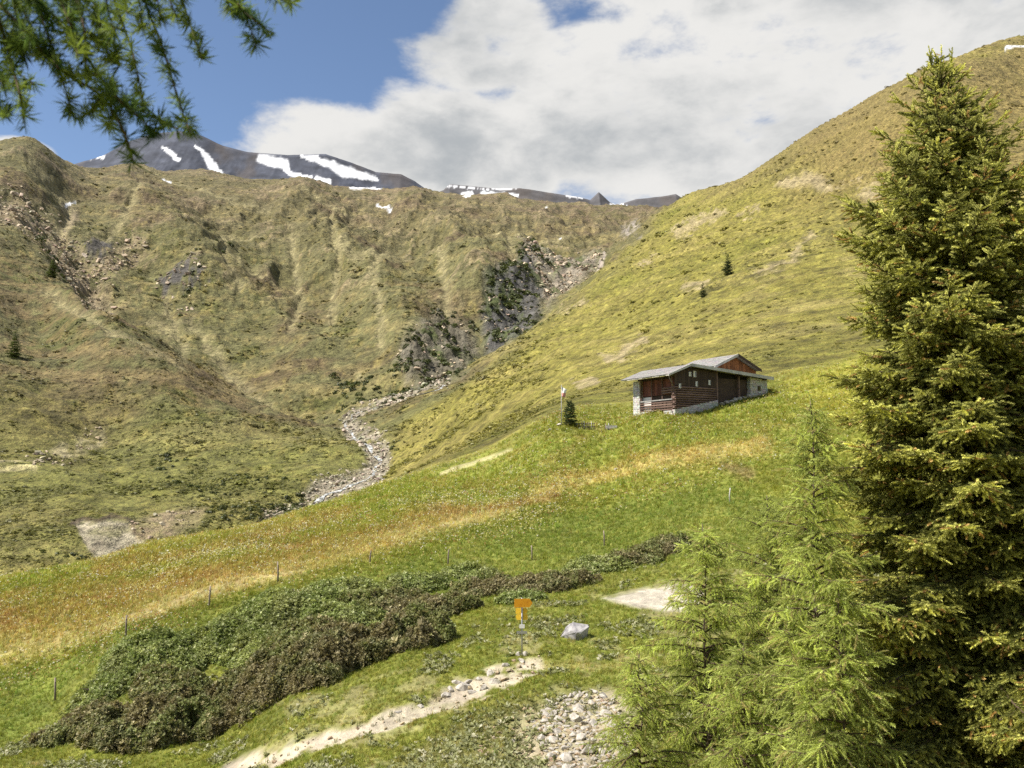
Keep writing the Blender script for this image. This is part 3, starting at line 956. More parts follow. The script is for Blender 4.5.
spruce_bark = bark_mat("spruce_bark", (0.045, 0.035, 0.028), (0.13, 0.105, 0.085), 14)
larch_bark = bark_mat("larch_bark", (0.06, 0.045, 0.035), (0.17, 0.13, 0.10), 16)
twig_mat = bark_mat("twig_bark", (0.05, 0.035, 0.022), (0.12, 0.085, 0.05), 40)


def blades(n, h, spread, width, lean, seed, curl=0.3):
    r = np.random.default_rng(seed)
    V, Fc = [], []
    for k in range(n):
        a = r.uniform(0, 2 * np.pi)
        rad = spread * np.sqrt(r.uniform())
        bx_, by_ = rad * np.cos(a), rad * np.sin(a)
        d = r.uniform(0, 2 * np.pi)
        ln = lean * r.uniform(0.3, 1.2)
        hh = h * r.uniform(0.6, 1.15)
        wx, wy = -np.sin(d) * width / 2, np.cos(d) * width / 2
        mx, my = bx_ + np.cos(d) * ln * 0.35, by_ + np.sin(d) * ln * 0.35
        tx, ty = bx_ + np.cos(d) * ln, by_ + np.sin(d) * ln
        b = len(V)
        V += [(bx_ - wx, by_ - wy, -0.03), (bx_ + wx, by_ + wy, -0.03), (mx + wx * .8, my + wy * .8, hh * .6), (mx - wx * .8, my - wy * .8, hh * .6), (tx, ty, hh * (1 - curl * r.uniform(0, 1)))]
        Fc += [(b, b + 1, b + 2), (b, b + 2, b + 3), (b + 3, b + 2, b + 4)]
    return V, Fc


def tri_proto(name, V, Fc, mat, smooth=False):
    return proto(name, mesh_from_np(name, np.array(V), np.array(Fc), mat, smooth))


grass_protos = [tri_proto("grass_tuft", *blades(13, 0.26, 0.14, 0.018, 0.15, s), blade_mat) for s in (1, 2, 3)]


def shoot(n, length, nl, nw, up, seed, droop=0.0):
    """a conifer shoot along +Z with needles round it (thin triangles)"""
    r = np.random.default_rng(seed)
    V, Fc = [], []
    for k in range(n):
        s = (k + r.uniform(0, 1)) / n
        a = r.uniform(0, 2 * np.pi)
        d = np.array([np.cos(a), np.sin(a), up * r.uniform(0.6, 1.4)])
        d /= np.linalg.norm(d)
        side = np.cross(d, np.array([0, 0, 1.0]))
        side /= np.linalg.norm(side)
        L = nl * r.uniform(0.75, 1.15) * (1 - 0.35 * s)
        p = np.array([0, 0, s * length])
        b = len(V)
        V += [tuple(p - side * nw * .5), tuple(p + side * nw * .5), tuple(p + d * L)]
        Fc += [(b, b + 1, b + 2)]
    # the shoot's own axis
    b = len(V)
    V += [(-.004, 0, 0), (.004, 0, 0), (0, 0, length * 1.02), (0, -.004, 0), (0, .004, 0), (0, 0, length * 1.02)]
    Fc += [(b, b + 1, b + 2), (b + 3, b + 4, b + 5)]
    return V, Fc


spruce_protos = [tri_proto("spruce_shoot", *shoot(48, 0.17, 0.044, 0.018, 0.8, s), needle_mat) for s in (11, 12, 13)]
larch_protos = [tri_proto("larch_shoot", *shoot(36, 0.22, 0.045, 0.013, 0.7, s), soft_needle_mat) for s in (21, 22, 23)]


def rosette(n, size, wid, seed, flat=0.5):
    r = np.random.default_rng(seed)
    V, Fc = [], []
    for k in range(n):
        a = 2 * np.pi * (k + r.uniform(0, .8)) / n
        e = r.uniform(-0.2, 1.0) * (1 - flat) + 0.25
        d = np.array([np.cos(a) * np.cos(e), np.sin(a) * np.cos(e), np.sin(e)])
        s = np.array([-np.sin(a), np.cos(a), 0.0])
        s = s * np.cos(r.uniform(-.6, .6)) + np.cross(d, s) * np.sin(r.uniform(-.6, .6))
        L = size * r.uniform(0.7, 1.2)
        p0 = np.array([0, 0, r.uniform(-.3, .3) * size])
        b = len(V)
        V += [tuple(p0), tuple(p0 + d * L * .55 - s * wid * .5), tuple(p0 + d * L), tuple(p0 + d * L * .55 + s * wid * .5)]
        Fc += [(b, b + 1, b + 2), (b, b + 2, b + 3)]
    return V, Fc


leaf_protos = [tri_proto("leaf_rosette", *rosette(9, 0.11, 0.05, s), shrub_leaf_mat) for s in (31, 32, 33)]
small_leaf_protos = [tri_proto("heath_rosette", *rosette(12, 0.09, 0.030, s, 0.2), shrub_leaf_mat) for s in (41, 42, 43)]


def cushion(n, seed, tall=0.8):
    """a low rounded bush of leaf faces, about 1 m across, for the far slopes"""
    r = np.random.default_rng(seed)
    V, Fc = [], []
    for k in range(n):
        a, c = r.uniform(0, 2 * np.pi), r.uniform(0.0, 1.0)
        sn = np.sqrt(1 - c * c)
        rad = 0.5 * (1 + 0.25 * np.sin(3 * a + seed) + r.uniform(-.18, .12))
        p = np.array([np.cos(a) * sn * rad, np.sin(a) * sn * rad, c * rad * tall - 0.06])
        nrm = np.array([np.cos(a) * sn, np.sin(a) * sn, c]) + r.normal(0, .35, 3)
        nrm /= np.linalg.norm(nrm)
        u_ = np.cross(nrm, [0.3, 0.2, 0.9])
        u_ /= np.linalg.norm(u_)
        v_ = np.cross(nrm, u_)
        s = r.uniform(0.11, 0.2)
        b = len(V)
        V += [tuple(p - u_ * s - v_ * s * .7), tuple(p + u_ * s - v_ * s * .7), tuple(p + v_ * s)]
        Fc += [(b, b + 1, b + 2)]
    return V, Fc


cushion_protos = [tri_proto("heath_cushion", *cushion(46, s), shrub_leaf_mat) for s in (51, 52, 53, 54)]


# ------------------------------------------------------------------ conifers
def grow_conifer(height, radius_at, spacing, per_whorl, seed, kind, sprig=1.0, low=0.04, twig_gap=0.13, leaders=None, dens=1.0):
    """returns trunk mesh builder, branch mesh builder and sprig arrays (P, D, kind value 0 old .. 1 young tip, flower flag)"""
    r = random.Random(seed)
    trunk, boughs = MB(), MB()
    P, D, Q = [], [], []
    bend = [Vector((0.05 * math.sin(k * 0.9 + seed), 0.05 * math.cos(k * 0.7 + seed), 0)) for k in range(14)]
    def axis(h):
        f = h / height * 12
        i = min(int(f), 12)
        return bend[i].lerp(bend[i + 1], f - i) + Vector((0, 0, h))
    tr = height * (0.0145 if kind == 'spruce' else 0.010)
    trunk.tube([axis(height * k / 12) for k in range(13)], [max(0.012, tr * (1 - (k / 12) ** 0.9)) for k in range(13)], 8)

    def shoot_line(p0, d, L, q, sag):
        """lay sprigs along a twig"""
        n = max(1, int(L / (0.105 * sprig) * dens + 0.5))
        p, dd = p0.copy(), d.copy()
        for k in range(n):
            dd = (dd + Vector((r.uniform(-.18, .18), r.uniform(-.18, .18), r.uniform(-.12, .12) - sag))).normalized()
            P.append(p + Vector((r.uniform(-.02, .02), r.uniform(-.02, .02), r.uniform(-.02, .02))))
            side = Vector((r.uniform(-1, 1), r.uniform(-1, 1), r.uniform(-.6, .8)))
            D.append((dd + side * 0.35).normalized())
            Q.append(q if k < n - 1 else min(1.0, q + 0.5))
            p = p + dd * (L / n)
        return p

    h = height * low
    while h < height * 0.985:
        R = radius_at(h / height)
        n = per_whorl if kind == 'spruce' else r.choice((2, 3, 3))
        a0 = r.uniform(0, 6.28)
        for k in range(n):
            L = R * (r.uniform(0.66, 1.18) if kind == 'spruce' else r.uniform(0.45, 1.3)) * (0.7 if r.random() < .15 else 1)
            if L < 0.08:
                continue
            a = a0 + 6.283 * k / n + r.uniform(-.3, .3)
            top = h / height
            if kind == 'spruce':
                rise = 0.75 * top ** 3 + 0.12 * top - 0.16 + r.uniform(-.1, .1)
                curve = -0.30 + 0.1 * top
                tipup = 0.55
            else:
                rise = 0.25 + 0.55 * top + r.uniform(-.15, .15)
                curve = -0.55
                tipup = 0.35
            hd = Vector((math.cos(a), math.sin(a), 0))
            base = axis(h + r.uniform(-.5, .5) * spacing)
            pts, m = [], 7
            sw = Vector((-math.sin(a), math.cos(a), 0)) * r.uniform(-.12, .12)
            for i in range(m):
                s = i / (m - 1)
                z = rise * s + curve * s * s + tipup * 0.5 * s ** 3
                pts.append(base + hd * (L * s) + sw * (L * s * s) + Vector((0, 0, L * z)))
            boughs.tube(pts, [max(0.004, 0.012 + 0.011 * L) * (1 - 0.85 * i / (m - 1)) for i in range(m)], 5, False)
            # twigs left and right, shorter towards the tip
            s = 0.10 if L < 0.7 else 0.14
            flip = 1
            while s < 1.0:
                f = s * (m - 1)
                i = min(int(f), m - 2)
                p = pts[i].lerp(pts[i + 1], f - i)
                dr = (pts[i + 1] - pts[i]).normalized()
                sd_ = dr.cross(Vector((0, 0, 1))).normalized() * flip
                tl = L * (0.42 if kind == 'spruce' else 0.30) * (1 - s) ** 0.8 * min(1, 0.5 + 2.2 * s) * r.uniform(.6, 1.15) + 0.10
                if kind == 'spruce':
                    dirn = (dr * 0.75 + sd_ * 0.75 + Vector((0, 0, r.uniform(-.45, .22)))).normalized()
                    e = shoot_line(p, dirn, tl, max(0.0, (s - .35) * .7), 0.03)
                else:
                    tl = max(tl, 0.25 * r.uniform(.6, 1.4))
                    dirn = (dr * 0.5 + sd_ * 0.6 + Vector((0, 0, r.uniform(-.9, .1)))).normalized()
                    e = shoot_line(p, dirn, tl, 0.3 + .4 * s, 0.10)
                if tl > 0.25:
                    boughs.tube([p, p.lerp(e, .55) + Vector((0, 0, .02)), e], [0.006, 0.004, 0.002], 3, False)
                if kind == 'spruce' and tl > 0.34:      # second order
                    for q in range(int(tl / 0.13)):
                        pp = p.lerp(e, (q + .6) / (tl / 0.13 + .4))
                        sgn = 1 if q % 2 else -1
                        d2 = (dirn * .7 + dirn.cross(Vector((0, 0, 1))) * sgn * .7 + Vector((0, 0, r.uniform(-.5, .15)))).normalized()
                        shoot_line(pp, d2, 0.16 * r.uniform(.7, 1.3), max(0.0, (s - .3) * .8), 0.03)
                s += twig_gap / L * r.uniform(.7, 1.3) * 0.5
                flip = -flip
            shoot_line(pts[-2], (pts[-1] - pts[-2]).normalized(), (pts[-1] - pts[-2]).length, 1.0, 0)
        h += spacing * r.uniform(.75, 1.25)
    shoot_line(axis(height * .95), Vector((0, 0, 1)), height * .05, 0.5, 0)
    for lx, ly, lh in (leaders or ()):      # extra leading shoots at the top
        b = axis(height * 0.945)
        e = b + Vector((lx, ly, lh))
        mid = b.lerp(e, .45) + Vector((lx * .35, ly * .35, 0))
        trunk.tube([b, mid, e], [0.02, 0.014, 0.008], 5, False)
        for q in range(10):
            c = mid.lerp(e, q / 10)
            P.append(c)
            D.append(Vector((r.uniform(-.4, .4), r.uniform(-.4, .4), 1)).normalized())
            Q.append(.4)
    return trunk, boughs, np.array(P), np.array(D), np.array(Q)


def conifer(name, label, loc, height, radius_at, seed, kind, old, young, flower, category="tree", group=None, rz=0.0, sprig=1.0, flower_share=0.1, **kw):
    tk, bo, P, D, Q = grow_conifer(height, radius_at, kw.pop('spacing', 0.36), kw.pop('per_whorl', 6), seed, kind, sprig, **kw)
    r = np.random.default_rng(seed)
    root = thing(name, label, category, loc, rz, group)
    bk = spruce_bark if kind == 'spruce' else larch_bark
    tk.build("trunk", bk, root, True)
    bo.build("boughs", twig_mat, root, True, kind='stuff')
    n = len(P)
    q = np.clip(Q + .12 + r.normal(0, .16, n), 0, 1)[:, None]
    # clumps: whole boughs differ a little in vigour
    cl = fbm(P[:, 0] * 1.1 + P[:, 2] * .9, P[:, 1] * 1.1 - P[:, 2] * 1.3, 3, seed)[:, None]
    C = np.array(old) * (1 - q) + np.array(young) * q
    C = C * (1 + 0.45 * cl) * r.uniform(.75, 1.3, (n, 1))
    fl = (r.uniform(0, 1, (n, 1)) < flower_share * (0.3 + q) * (1 + 1.6 * cl)).astype(float)
    C = C * (1 - fl) + np.array(flower) * fl * r.uniform(.7, 1.3, (n, 1))
    E = euler_from_dir(D, r.uniform(0, 6.28, n))
    o = scatter("needles", P, E, sprig * r.uniform(.8, 1.25, n), np.clip(C, 0.004, 1), spruce_protos if kind == 'spruce' else larch_protos, r.integers(0, 3, n), root, kind='stuff')
    return root


# the big spruce on the right
tp = at(941, 52, 20.0)
gz = ground_z(tp.x, 20.0)
SPH = tp.z - gz


def spruce_r(f):
    return float(np.interp(f, [0, .1, .2, .40, .52, .65, .775, .876, .94, .97, 1.0], [3.5, 3.5, 3.3, 2.85, 2.75, 2.45, 2.0, 1.2, .58, .38, .06]))


conifer("spruce_tree", "tall dark spruce with rusty shoot tips and several leaders, at the right edge", (tp.x, 20.0, gz - .1), SPH, spruce_r, 5, 'spruce',
        (0.135, 0.155, 0.038), (0.54, 0.53, 0.145), (0.50, 0.34, 0.12), spacing=0.27, per_whorl=8, sprig=1.2, flower_share=0.05, dens=1.4,
        leaders=((-.30, -.1, 1.0), (.02, .05, .75), (.26, 0, 1.05), (.30, .1, .6), (-.42, .1, .55)), twig_gap=0.15)

# young larches below it
for (lu, lv, ld, wid, seed, lab) in (
        (810, 394, 18.5, 1.45, 61, "tallest pale green larch standing against the left side of the big spruce"),
        (703, 520, 26.0, 2.1, 62, "slender pale green larch with a thin dark stem beside the bare patch"),
        (768, 492, 28.5, 2.2, 63, "feathery larch between the slender larch and the tallest one"),
        (640, 650, 24.0, 1.6, 64, "low bushy larch beside the rubble, outermost of the larches"),
        (838, 575, 17.5, 1.2, 65, "young larch growing into the lower boughs of the spruce"),
        (742, 640, 23.0, 1.5, 66, "short dense larch in front of the slender ones at the picture's lower edge")):
    p = at(lu, lv, ld)
    g = ground_z(p.x, ld)
    H = p.z - g
    conifer("larch_tree", lab, (p.x, ld, g - .1), H, (lambda f, wd=wid, HH=H: float(np.interp(f, [0, .15, .4, .7, .9, 1], [wd * .95, wd, wd * .9, wd * .58, wd * .26, .04]))), seed, 'larch',
            (0.38, 0.46, 0.135), (0.54, 0.59, 0.19), (0.50, 0.44, 0.20), group="young larches below the spruce", spacing=0.15, sprig=1.2, flower_share=0.10, twig_gap=0.105, dens=1.05)

# lone conifers on the slopes
for (bu_, bv_, hp, seed, lab, yg) in ((728, 275, 22, 71, "small dark conifer alone on the right hillside", 0), (703, 297, 15, 72, "tiny bushy conifer below the lone hillside conifer", 0),
                                      (14, 357, 26, 73, "light green larch on the left slope near the picture edge", 1), (52, 277, 20, 74, "small conifer beside the left gully", 1),
                                      (570, 421, 24, 75, "compact dark conifer beside the flagpole", 2)):
    p = on_ground(bu_, bv_) if yg != 2 else at(570, 421, 112)
    if yg == 2:
        p.z = ground_z(p.x, p.y)
    H = hp * p.y / FPX
    wd = H * (0.30 if yg != 2 else 0.27)
    prof = ([0, .2, .6, 1], [wd * .8, wd, wd * .55, .03]) if yg != 2 else ([0, .25, .6, .85, 1], [wd * .85, wd, wd * .95, wd * .6, .1])
    sg = max(1.0, H / 5.5)
    conifer("conifer", lab, (p.x, p.y, p.z - .1), H, (lambda f, pr=prof: float(np.interp(f, *pr))), seed, 'spruce',
            (0.035, 0.055, 0.022) if yg != 1 else (0.09, 0.12, 0.03), (0.06, 0.085, 0.03) if yg != 1 else (0.15, 0.18, 0.05), (0.08, 0.09, 0.03), spacing=H / 14, per_whorl=7,
            sprig=2.0 * sg, flower_share=0.02, twig_gap=H / 12, category="tree")

# ------------------------------------------------------------------ shrubs on the bank
stem_mat = bark_mat("shrub_stem", (0.05, 0.035, 0.025), (0.13, 0.10, 0.07), 20)
BROWN = ((0.18, 0.152, 0.072), (0.165, 0.17, 0.066), (0.29, 0.255, 0.125))
GREEN = ((0.185, 0.225, 0.062), (0.27, 0.30, 0.09), (0.36, 0.38, 0.18))


def shrub(u, v, wpx, hpx, kind, label, seed, depth=0.75):
    p = on_ground(u, v)
    s = p.y / FPX
    a, hgt = wpx * s * 0.56, hpx * s * 0.38
    b = max(0.7, a * depth)
    r = np.random.default_rng(seed)
    cx, cy = p.x, p.y + b * 0.75
    root = thing("alpine_shrub" if kind == 'brown' else "leafy_shrub", label, "shrub", (cx, cy, ground_z(cx, cy)), 0, "shrubs along the bank below the fence")
    stems = MB()
    for k in range(14):
        an, rr = r.uniform(0, 6.28), r.uniform(.2, .75)
        e = (a * rr * math.cos(an), b * rr * math.sin(an), hgt * .6 * (1 - rr * .4))
        stems.tube([(e[0] * .2, e[1] * .2, -.1), (e[0] * .6, e[1] * .6, e[2] * .45), e], [.03, .02, .008], 5, False)
    stems.build("stem", stem_mat, root, True)
    n = int(min(14000, 300 * wpx * hpx / 100.0 * (1.0 if kind == 'brown' else .7)))
    th, rad = r.uniform(0, 2 * np.pi, n), np.sqrt(r.uniform(0, 1, n))
    # domed top surface with lumps; leaves lie in a layer under it
    edge = 1 + 0.42 * fbm(np.cos(th) * 1.6 + seed, np.sin(th) * 1.6, 4, seed)
    x, y = a * rad * np.cos(th) * edge, b * rad * np.sin(th) * edge
    top = hgt * np.sqrt(np.clip(1 - rad ** 2.4, 0, 1)) * (0.80 + 0.75 * fbm((x + cx) / .8, (y + cy) / .8, 4, 7)) + 0.05
    z = top * (1 - 0.75 * r.uniform(0, 1, n) ** 2.0) + r.normal(0, .07, n)
    g0 = ground_z(cx, cy)
    gx, gy = x + cx, y + cy
    gz_, _, _ = full_height(gx[None], gy[None])
    z = np.maximum(z, 0.03) + gz_[0] - g0
    cols = BROWN if kind == 'brown' else GREEN
    m1 = sstep(fbm(gx / 1.0, gy / 1.0 + z / .8, 3, 9), -.15, .35)[:, None]
    C = np.array(cols[0]) * (1 - m1) + np.array(cols[1]) * m1
    m2 = sstep(fbm(gx / 1.5, gy / 1.5, 4, 13), .0, .22)[:, None] * (.5 if kind == 'brown' else .3)
    C = C * (1 - m2) + np.array(GREEN[0] if kind == 'brown' else BROWN[0]) * m2
    hl = (r.uniform(0, 1, (n, 1)) < .18)
    C = np.where(hl, np.array(cols[2]), C) * 1.15 * r.uniform(.65, 1.35, (n, 1))
    keep = fbm(gx / .55, gy / .55, 3, 15) > -.42
    D = np.stack([x / a * .5, y / b * .5, np.full(n, .7)], 1) + r.normal(0, .4, (n, 3))
    sc = .72 * r.lognormal(0, .34, n) * (1.0 if kind == 'brown' else .95)
    scatter("leaves", np.stack([x, y, z], 1)[keep], euler_from_dir(D, r.uniform(0, 6.28, n))[keep], sc[keep], C[keep], small_leaf_protos + leaf_protos if kind == 'brown' else leaf_protos + small_leaf_protos[:1], r.integers(0, 4, n)[keep], root, kind='stuff')


SHRUBS = [
    (72, 742, 75, 46, 'brown', "brownish shrub at the left end of the lowest thicket by the leftmost post"),
    (128, 752, 115, 80, 'brown', "big domed brown shrub in the middle of the lowest left thicket"),
    (188, 738, 72, 58, 'brown', "brown shrub at the right end of the lowest left thicket"),
    (150, 672, 95, 44, 'green', "glossy green shrub above the big domed brown shrub"),
    (205, 660, 70, 44, 'green', "green shrub between the second post and the brown thicket"),
    (238, 708, 70, 58, 'brown', "dark brown shrub opening the long central thicket"),
    (290, 695, 105, 88, 'brown', "tallest brown shrub of the long central thicket"),
    (345, 668, 90, 78, 'brown', "brown shrub right of the tallest one in the central thicket"),
    (255, 640, 90, 48, 'green', "sparse green shrub behind the tallest brown shrub"),
    (300, 618, 70, 36, 'green', "bright green shrub below the fourth fence post"),
    (350, 606, 90, 34, 'green', "long green shrub just below the middle of the fence"),
    (398, 650, 90, 84, 'brown', "reddish brown shrub near the right end of the central thicket"),
    (440, 618, 64, 46, 'brown', "low brown shrub closing the central thicket on the right"),
    (415, 592, 60, 26, 'green', "small green shrub between fence and reddish brown shrub"),
    (95, 706, 60, 30, 'green', "yellowish low shrub on top of the lowest left thicket"),
    (300, 655, 90, 46, 'brown', "brown shrub filling the middle of the central thicket"),
    (345, 632, 80, 40, 'green', "broad green shrub between the long green shrub and the central thicket"),
    (385, 618, 80, 40, 'brown', "purplish brown shrub under the middle fence post"),
    (270, 612, 50, 26, 'green', "small bright shrub touching the fourth fence post"),
    (250, 664, 60, 34, 'green', "yellow green shrub inside the central thicket"),
    (160, 700, 70, 34, 'brown', "brown shrub under the glossy green shrub"),
    (520, 604, 50, 20, 'green', "green fringe of the dark shrub right behind the signpost"),
    (490, 596, 70, 30, 'brown', "narrow brown shrub behind the yellow signpost"),
    (548, 592, 80, 36, 'brown', "dark shrub up the bank to the right of the signpost"),
    (470, 580, 50, 22, 'green', "low green shrub left of the narrow brown shrub"),
    (600, 574, 66, 34, 'green', "green shrub beside the last fence post"),
    (632, 568, 72, 40, 'brown', "brown shrub above the bare patch"),
    (668, 555, 60, 36, 'brown', "uppermost brown shrub half hidden by the larches"),
]
for i, q in enumerate(SHRUBS):
    shrub(*q, seed=200 + i)
# ------------------------------------------------------------------ ground cover
def sample_cells(n, y0, y1, a_lim, weight, seed):
    """random ground points, evenly over the visible sweep, kept with probability `weight`"""
    r = np.random.default_rng(seed)
    L = r.uniform(math.log(y0), math.log(y1), n)
    A = r.uniform(-a_lim, a_lim, n)
    fi = np.interp(np.exp(L), rowY, np.arange(len(rowY)))
    fj = np.interp(A, colA, np.arange(len(colA)))
    i, j = np.minimum(fi.astype(int), len(rowY) - 2), np.minimum(fj.astype(int), len(colA) - 2)
    di, dj = fi - i, fj - j
    def bil(G):
        w = [(1 - di) * (1 - dj), (1 - di) * dj, di * (1 - dj), di * dj]
        if G.ndim == 3:
            w = [q[:, None] for q in w]
        return G[i, j] * w[0] + G[i, j + 1] * w[1] + G[i + 1, j] * w[2] + G[i + 1, j + 1] * w[3]
    x, y, z, u, v, c = bil(GX), bil(GY), bil(GZ), bil(GU), bil(GV), bil(GC)
    keep = r.uniform(0, 1, n) < weight(x, y, z, u, v, c)
    return [q[keep] for q in (x, y, z, u, v, c)] + [r]


def greenness(c):
    """1 on turf, 0 on bare soil, stones and snow"""
    return sstep(c[:, 0] / np.maximum(c[:, 2], 1e-3), 2.2, 4.2)


# grass of the meadow
x, y, z, u, v, c, r = sample_cells(310000, 25, 131, 0.76, lambda x, y, z, u, v, c: greenness(c) * (1 - .8 * sstep(y, 108, 131)), 301)
n = len(x)
hayish = sstep(v, 700, 560) if False else (1 - sstep(v - (672 - 0.30 * u), -20, 25))
sc = (0.60 + 0.30 * hayish) * r.lognormal(0, .3, n) * np.clip(y / 60, .7, 1.35)
tilt = np.stack([r.normal(0, .18, n), r.normal(0, .18, n), r.uniform(0, 6.28, n)], 1)
C = c * r.uniform(.82, 1.25, (n, 1)) * (1 + np.stack([r.normal(0, .10, n), r.normal(0, .06, n), r.normal(0, .12, n)], 1))
pale = (r.uniform(0, 1, n) < .07)[:, None]
C = np.where(pale, C * 0.4 + np.array(lin(206, 200, 120, .85)) * .6, C)
scatter("grass", np.stack([x, y, z], 1), tilt, sc, np.clip(C * 1.45 * np.array([1.0, 1.02, .95]), 0.01, .9), grass_protos, r.integers(0, 3, n), kind='stuff', label="meadow grass with seed heads and small flowers")

# low herbs with broad pale leaves on the near bank
x, y, z, u, v, c, r = sample_cells(70000, 25, 58, 0.60, lambda x, y, z, u, v, c: greenness(c) * sstep(fbm(x / 1.6, y / 1.6, 4, 303), .05, .45) * sstep(v - (740 - 0.26 * u), -20, 20) + .26 * inside(u, v, [(330, 800), (470, 712), (545, 690), (600, 690), (560, 720), (540, 800)], 10), 305)
n = len(x)
C = np.array(lin(150, 152, 104, .8)) * r.uniform(.6, 1.3, (n, 1))
wh = (r.uniform(0, 1, n) < .12)[:, None]
C = np.where(wh, np.array(lin(196, 192, 160, .8)), C)
scatter("herbs", np.stack([x, y, z + .05], 1), np.stack([r.normal(0, .3, n), r.normal(0, .3, n), r.uniform(0, 6.28, n)], 1), r.uniform(.6, 1.6, n), C, leaf_protos, r.integers(0, 3, n),
        kind='stuff', label="low broad-leaved herbs on the near bank")

# flowers of the hay meadow: pale yellow, white and rusty dock heads
x, y, z, u, v, c, r = sample_cells(135000, 34, 131, 0.76, lambda x, y, z, u, v, c: greenness(c) * (1 - sstep(v - (690 - .30 * u), -15, 15)) * (.25 + .75 * sstep(fbm(x / 5, y / 7, 4, 331), -.1, .4)), 333)
n = len(x)
pick = r.uniform(0, 1, n) + .35 * fbm(x / 8, y / 11, 3, 335)
C = np.where((pick < .45)[:, None], np.array((.62, .56, .22)), np.where((pick < .75)[:, None], np.array((.62, .60, .48)), np.array((.36, .17, .07)))) * r.uniform(.7, 1.2, (n, 1))
scatter("flowers", np.stack([x, y, z + r.uniform(.2, .42, n)], 1), np.stack([r.normal(0, .3, n), r.normal(0, .3, n), r.uniform(0, 6.28, n)], 1), r.uniform(.45, 1.0, n) * np.clip(y / 60, .6, 1.5), C, small_leaf_protos, r.integers(0, 3, n),
        kind='stuff', label="pale yellow, white and rusty flower heads in the hay meadow")

# tufts growing between the stones of the rubble slope and on the path
x, y, z, u, v, c, r = sample_cells(60000, 25, 60, 0.60, lambda x, y, z, u, v, c: np.clip(inside(u, v, [(500, 715), (540, 695), (620, 690), (650, 790), (490, 790)], 8) * .22 + band(u, v, PATH, PATH_W, .7) * .10, 0, 1) * sstep(fbm(x / .9, y / .9, 3, 337), -.05, .3), 339)
n = len(x)
scatter("grass_between_stones", np.stack([x, y, z], 1), np.stack([r.normal(0, .25, n), r.normal(0, .25, n), r.uniform(0, 6.28, n)], 1), r.uniform(.4, .9, n), np.array((.17, .18, .06)) * r.uniform(.6, 1.5, (n, 1)), grass_protos, r.integers(0, 3, n),
        kind='stuff', label="grass tufts growing between the stones and along the path")

# dwarf shrubs and tussocks on the hillsides
def heath_w(x, y, z, u, v, c):
    right = sstep(x / y, -.03, .07)
    clump = sstep(fbm(x / 26, y / 34, 4, 311) + .8 * fbm(x / 7, y / 9, 3, 312), -.35, .6)
    return greenness(c) * (1 - right * .86) * clump * (0.55 + .45 * (y < 900)) * (y > 140)


x, y, z, u, v, c, r = sample_cells(360000, 140, 1700, 0.74, heath_w, 313)
n = len(x)
sz = np.clip(y / FPX * r.lognormal(.55, .55, n), .3, 7.0)
C = c * r.uniform(.62, 1.35, (n, 1)) * np.array([0.97, 1.01, .95])
scatter("heath", np.stack([x, y, z], 1), np.stack([r.normal(0, .15, n), r.normal(0, .15, n), r.uniform(0, 6.28, n)], 1),
        np.stack([sz * 1.25, sz, sz * r.uniform(.5, .9, n)], 1), np.clip(C, .01, .8), cushion_protos, r.integers(0, 4, n), kind='stuff', label="dwarf shrub heath covering the hillsides")

# taller green alder bushes in the gorge and along the torrent
def alder_w(x, y, z, u, v, c):
    w1 = inside(u, v, CLIFF_B, 6) * .5 + inside(u, v, CLIFF_L, 10) * .8 + inside(u, v, [(330, 378), (440, 384), (400, 405), (340, 404)], 6) * .6
    w2 = inside(u, v, [(486, 300), (512, 262), (532, 248), (520, 300), (540, 330), (500, 345)], 6) * .8
    w3 = band(u, v, [(40, 245), (52, 270), (60, 290)], 6) * .5 + band(u, v, [(190, 300), (215, 262)], 14) * .18 + band(u, v, [(390, 470), (392, 455), (430, 440)], 6) * .2
    w4 = band(u, v, [(45, 565), (80, 566)], 9) * .8 + band(u, v, [(215, 520), (262, 522), (300, 505)], 7) * .6 + band(u, v, [(160, 470), (260, 500), (300, 500)], 14) * .25
    return np.clip((w1 + w2 + w3 + w4) * sstep(fbm(x / 12, y / 14, 3, 321), -.2, .2), 0, 1) * (y > 150)


x, y, z, u, v, c, r = sample_cells(90000, 150, 1300, 0.60, alder_w, 323)
n = len(x)
sz = np.clip(y / FPX * r.lognormal(1.35, .4, n), .8, 8)
C = np.array(lin(96, 104, 50, .62)) * r.uniform(.5, 1.25, (n, 1)) * np.array([1, 1, 1])
scatter("alder_bushes", np.stack([x, y, z], 1), np.stack([r.normal(0, .2, n), r.normal(0, .2, n), r.uniform(0, 6.28, n)], 1), np.stack([sz, sz, sz * r.uniform(.8, 1.3, n)], 1), C, cushion_protos,
        r.integers(0, 4, n), kind='stuff', label="green alder scrub clinging to the gorge rocks and the stream banks")

# ------------------------------------------------------------------ stones
def stone_mesh(name, seed, mat, cuts=2, flat=.7):
    r = np.random.default_rng(seed)
    bm = bmesh.new()
    for q in range(11 + 4 * cuts):                 # broken block: hull of a few points, edges knocked off
        d = Vector(r.normal(0, 1, 3)).normalized() * r.uniform(.42, .56)
        bm.verts.new((d.x * 1.12, d.y, d.z * flat * 1.1))
    got = bmesh.ops.convex_hull(bm, input=list(bm.verts))
    bmesh.ops.delete(bm, geom=list({g_ for g_ in got['geom_interior'] + got['geom_unused'] if isinstance(g_, bmesh.types.BMVert)}), context='VERTS')
    if cuts > 1:
        bmesh.ops.bevel(bm, geom=list(bm.edges), offset=.035, segments=1, affect='EDGES', clamp_overlap=True)
        bmesh.ops.triangulate(bm, faces=bm.faces)
        for vtx in bm.verts:
            vtx.co += Vector(r.normal(0, .010, 3))
    me = bpy.data.meshes.new(name)
    bm.to_mesh(me)
    bm.free()
    me.materials.append(mat)
    return me


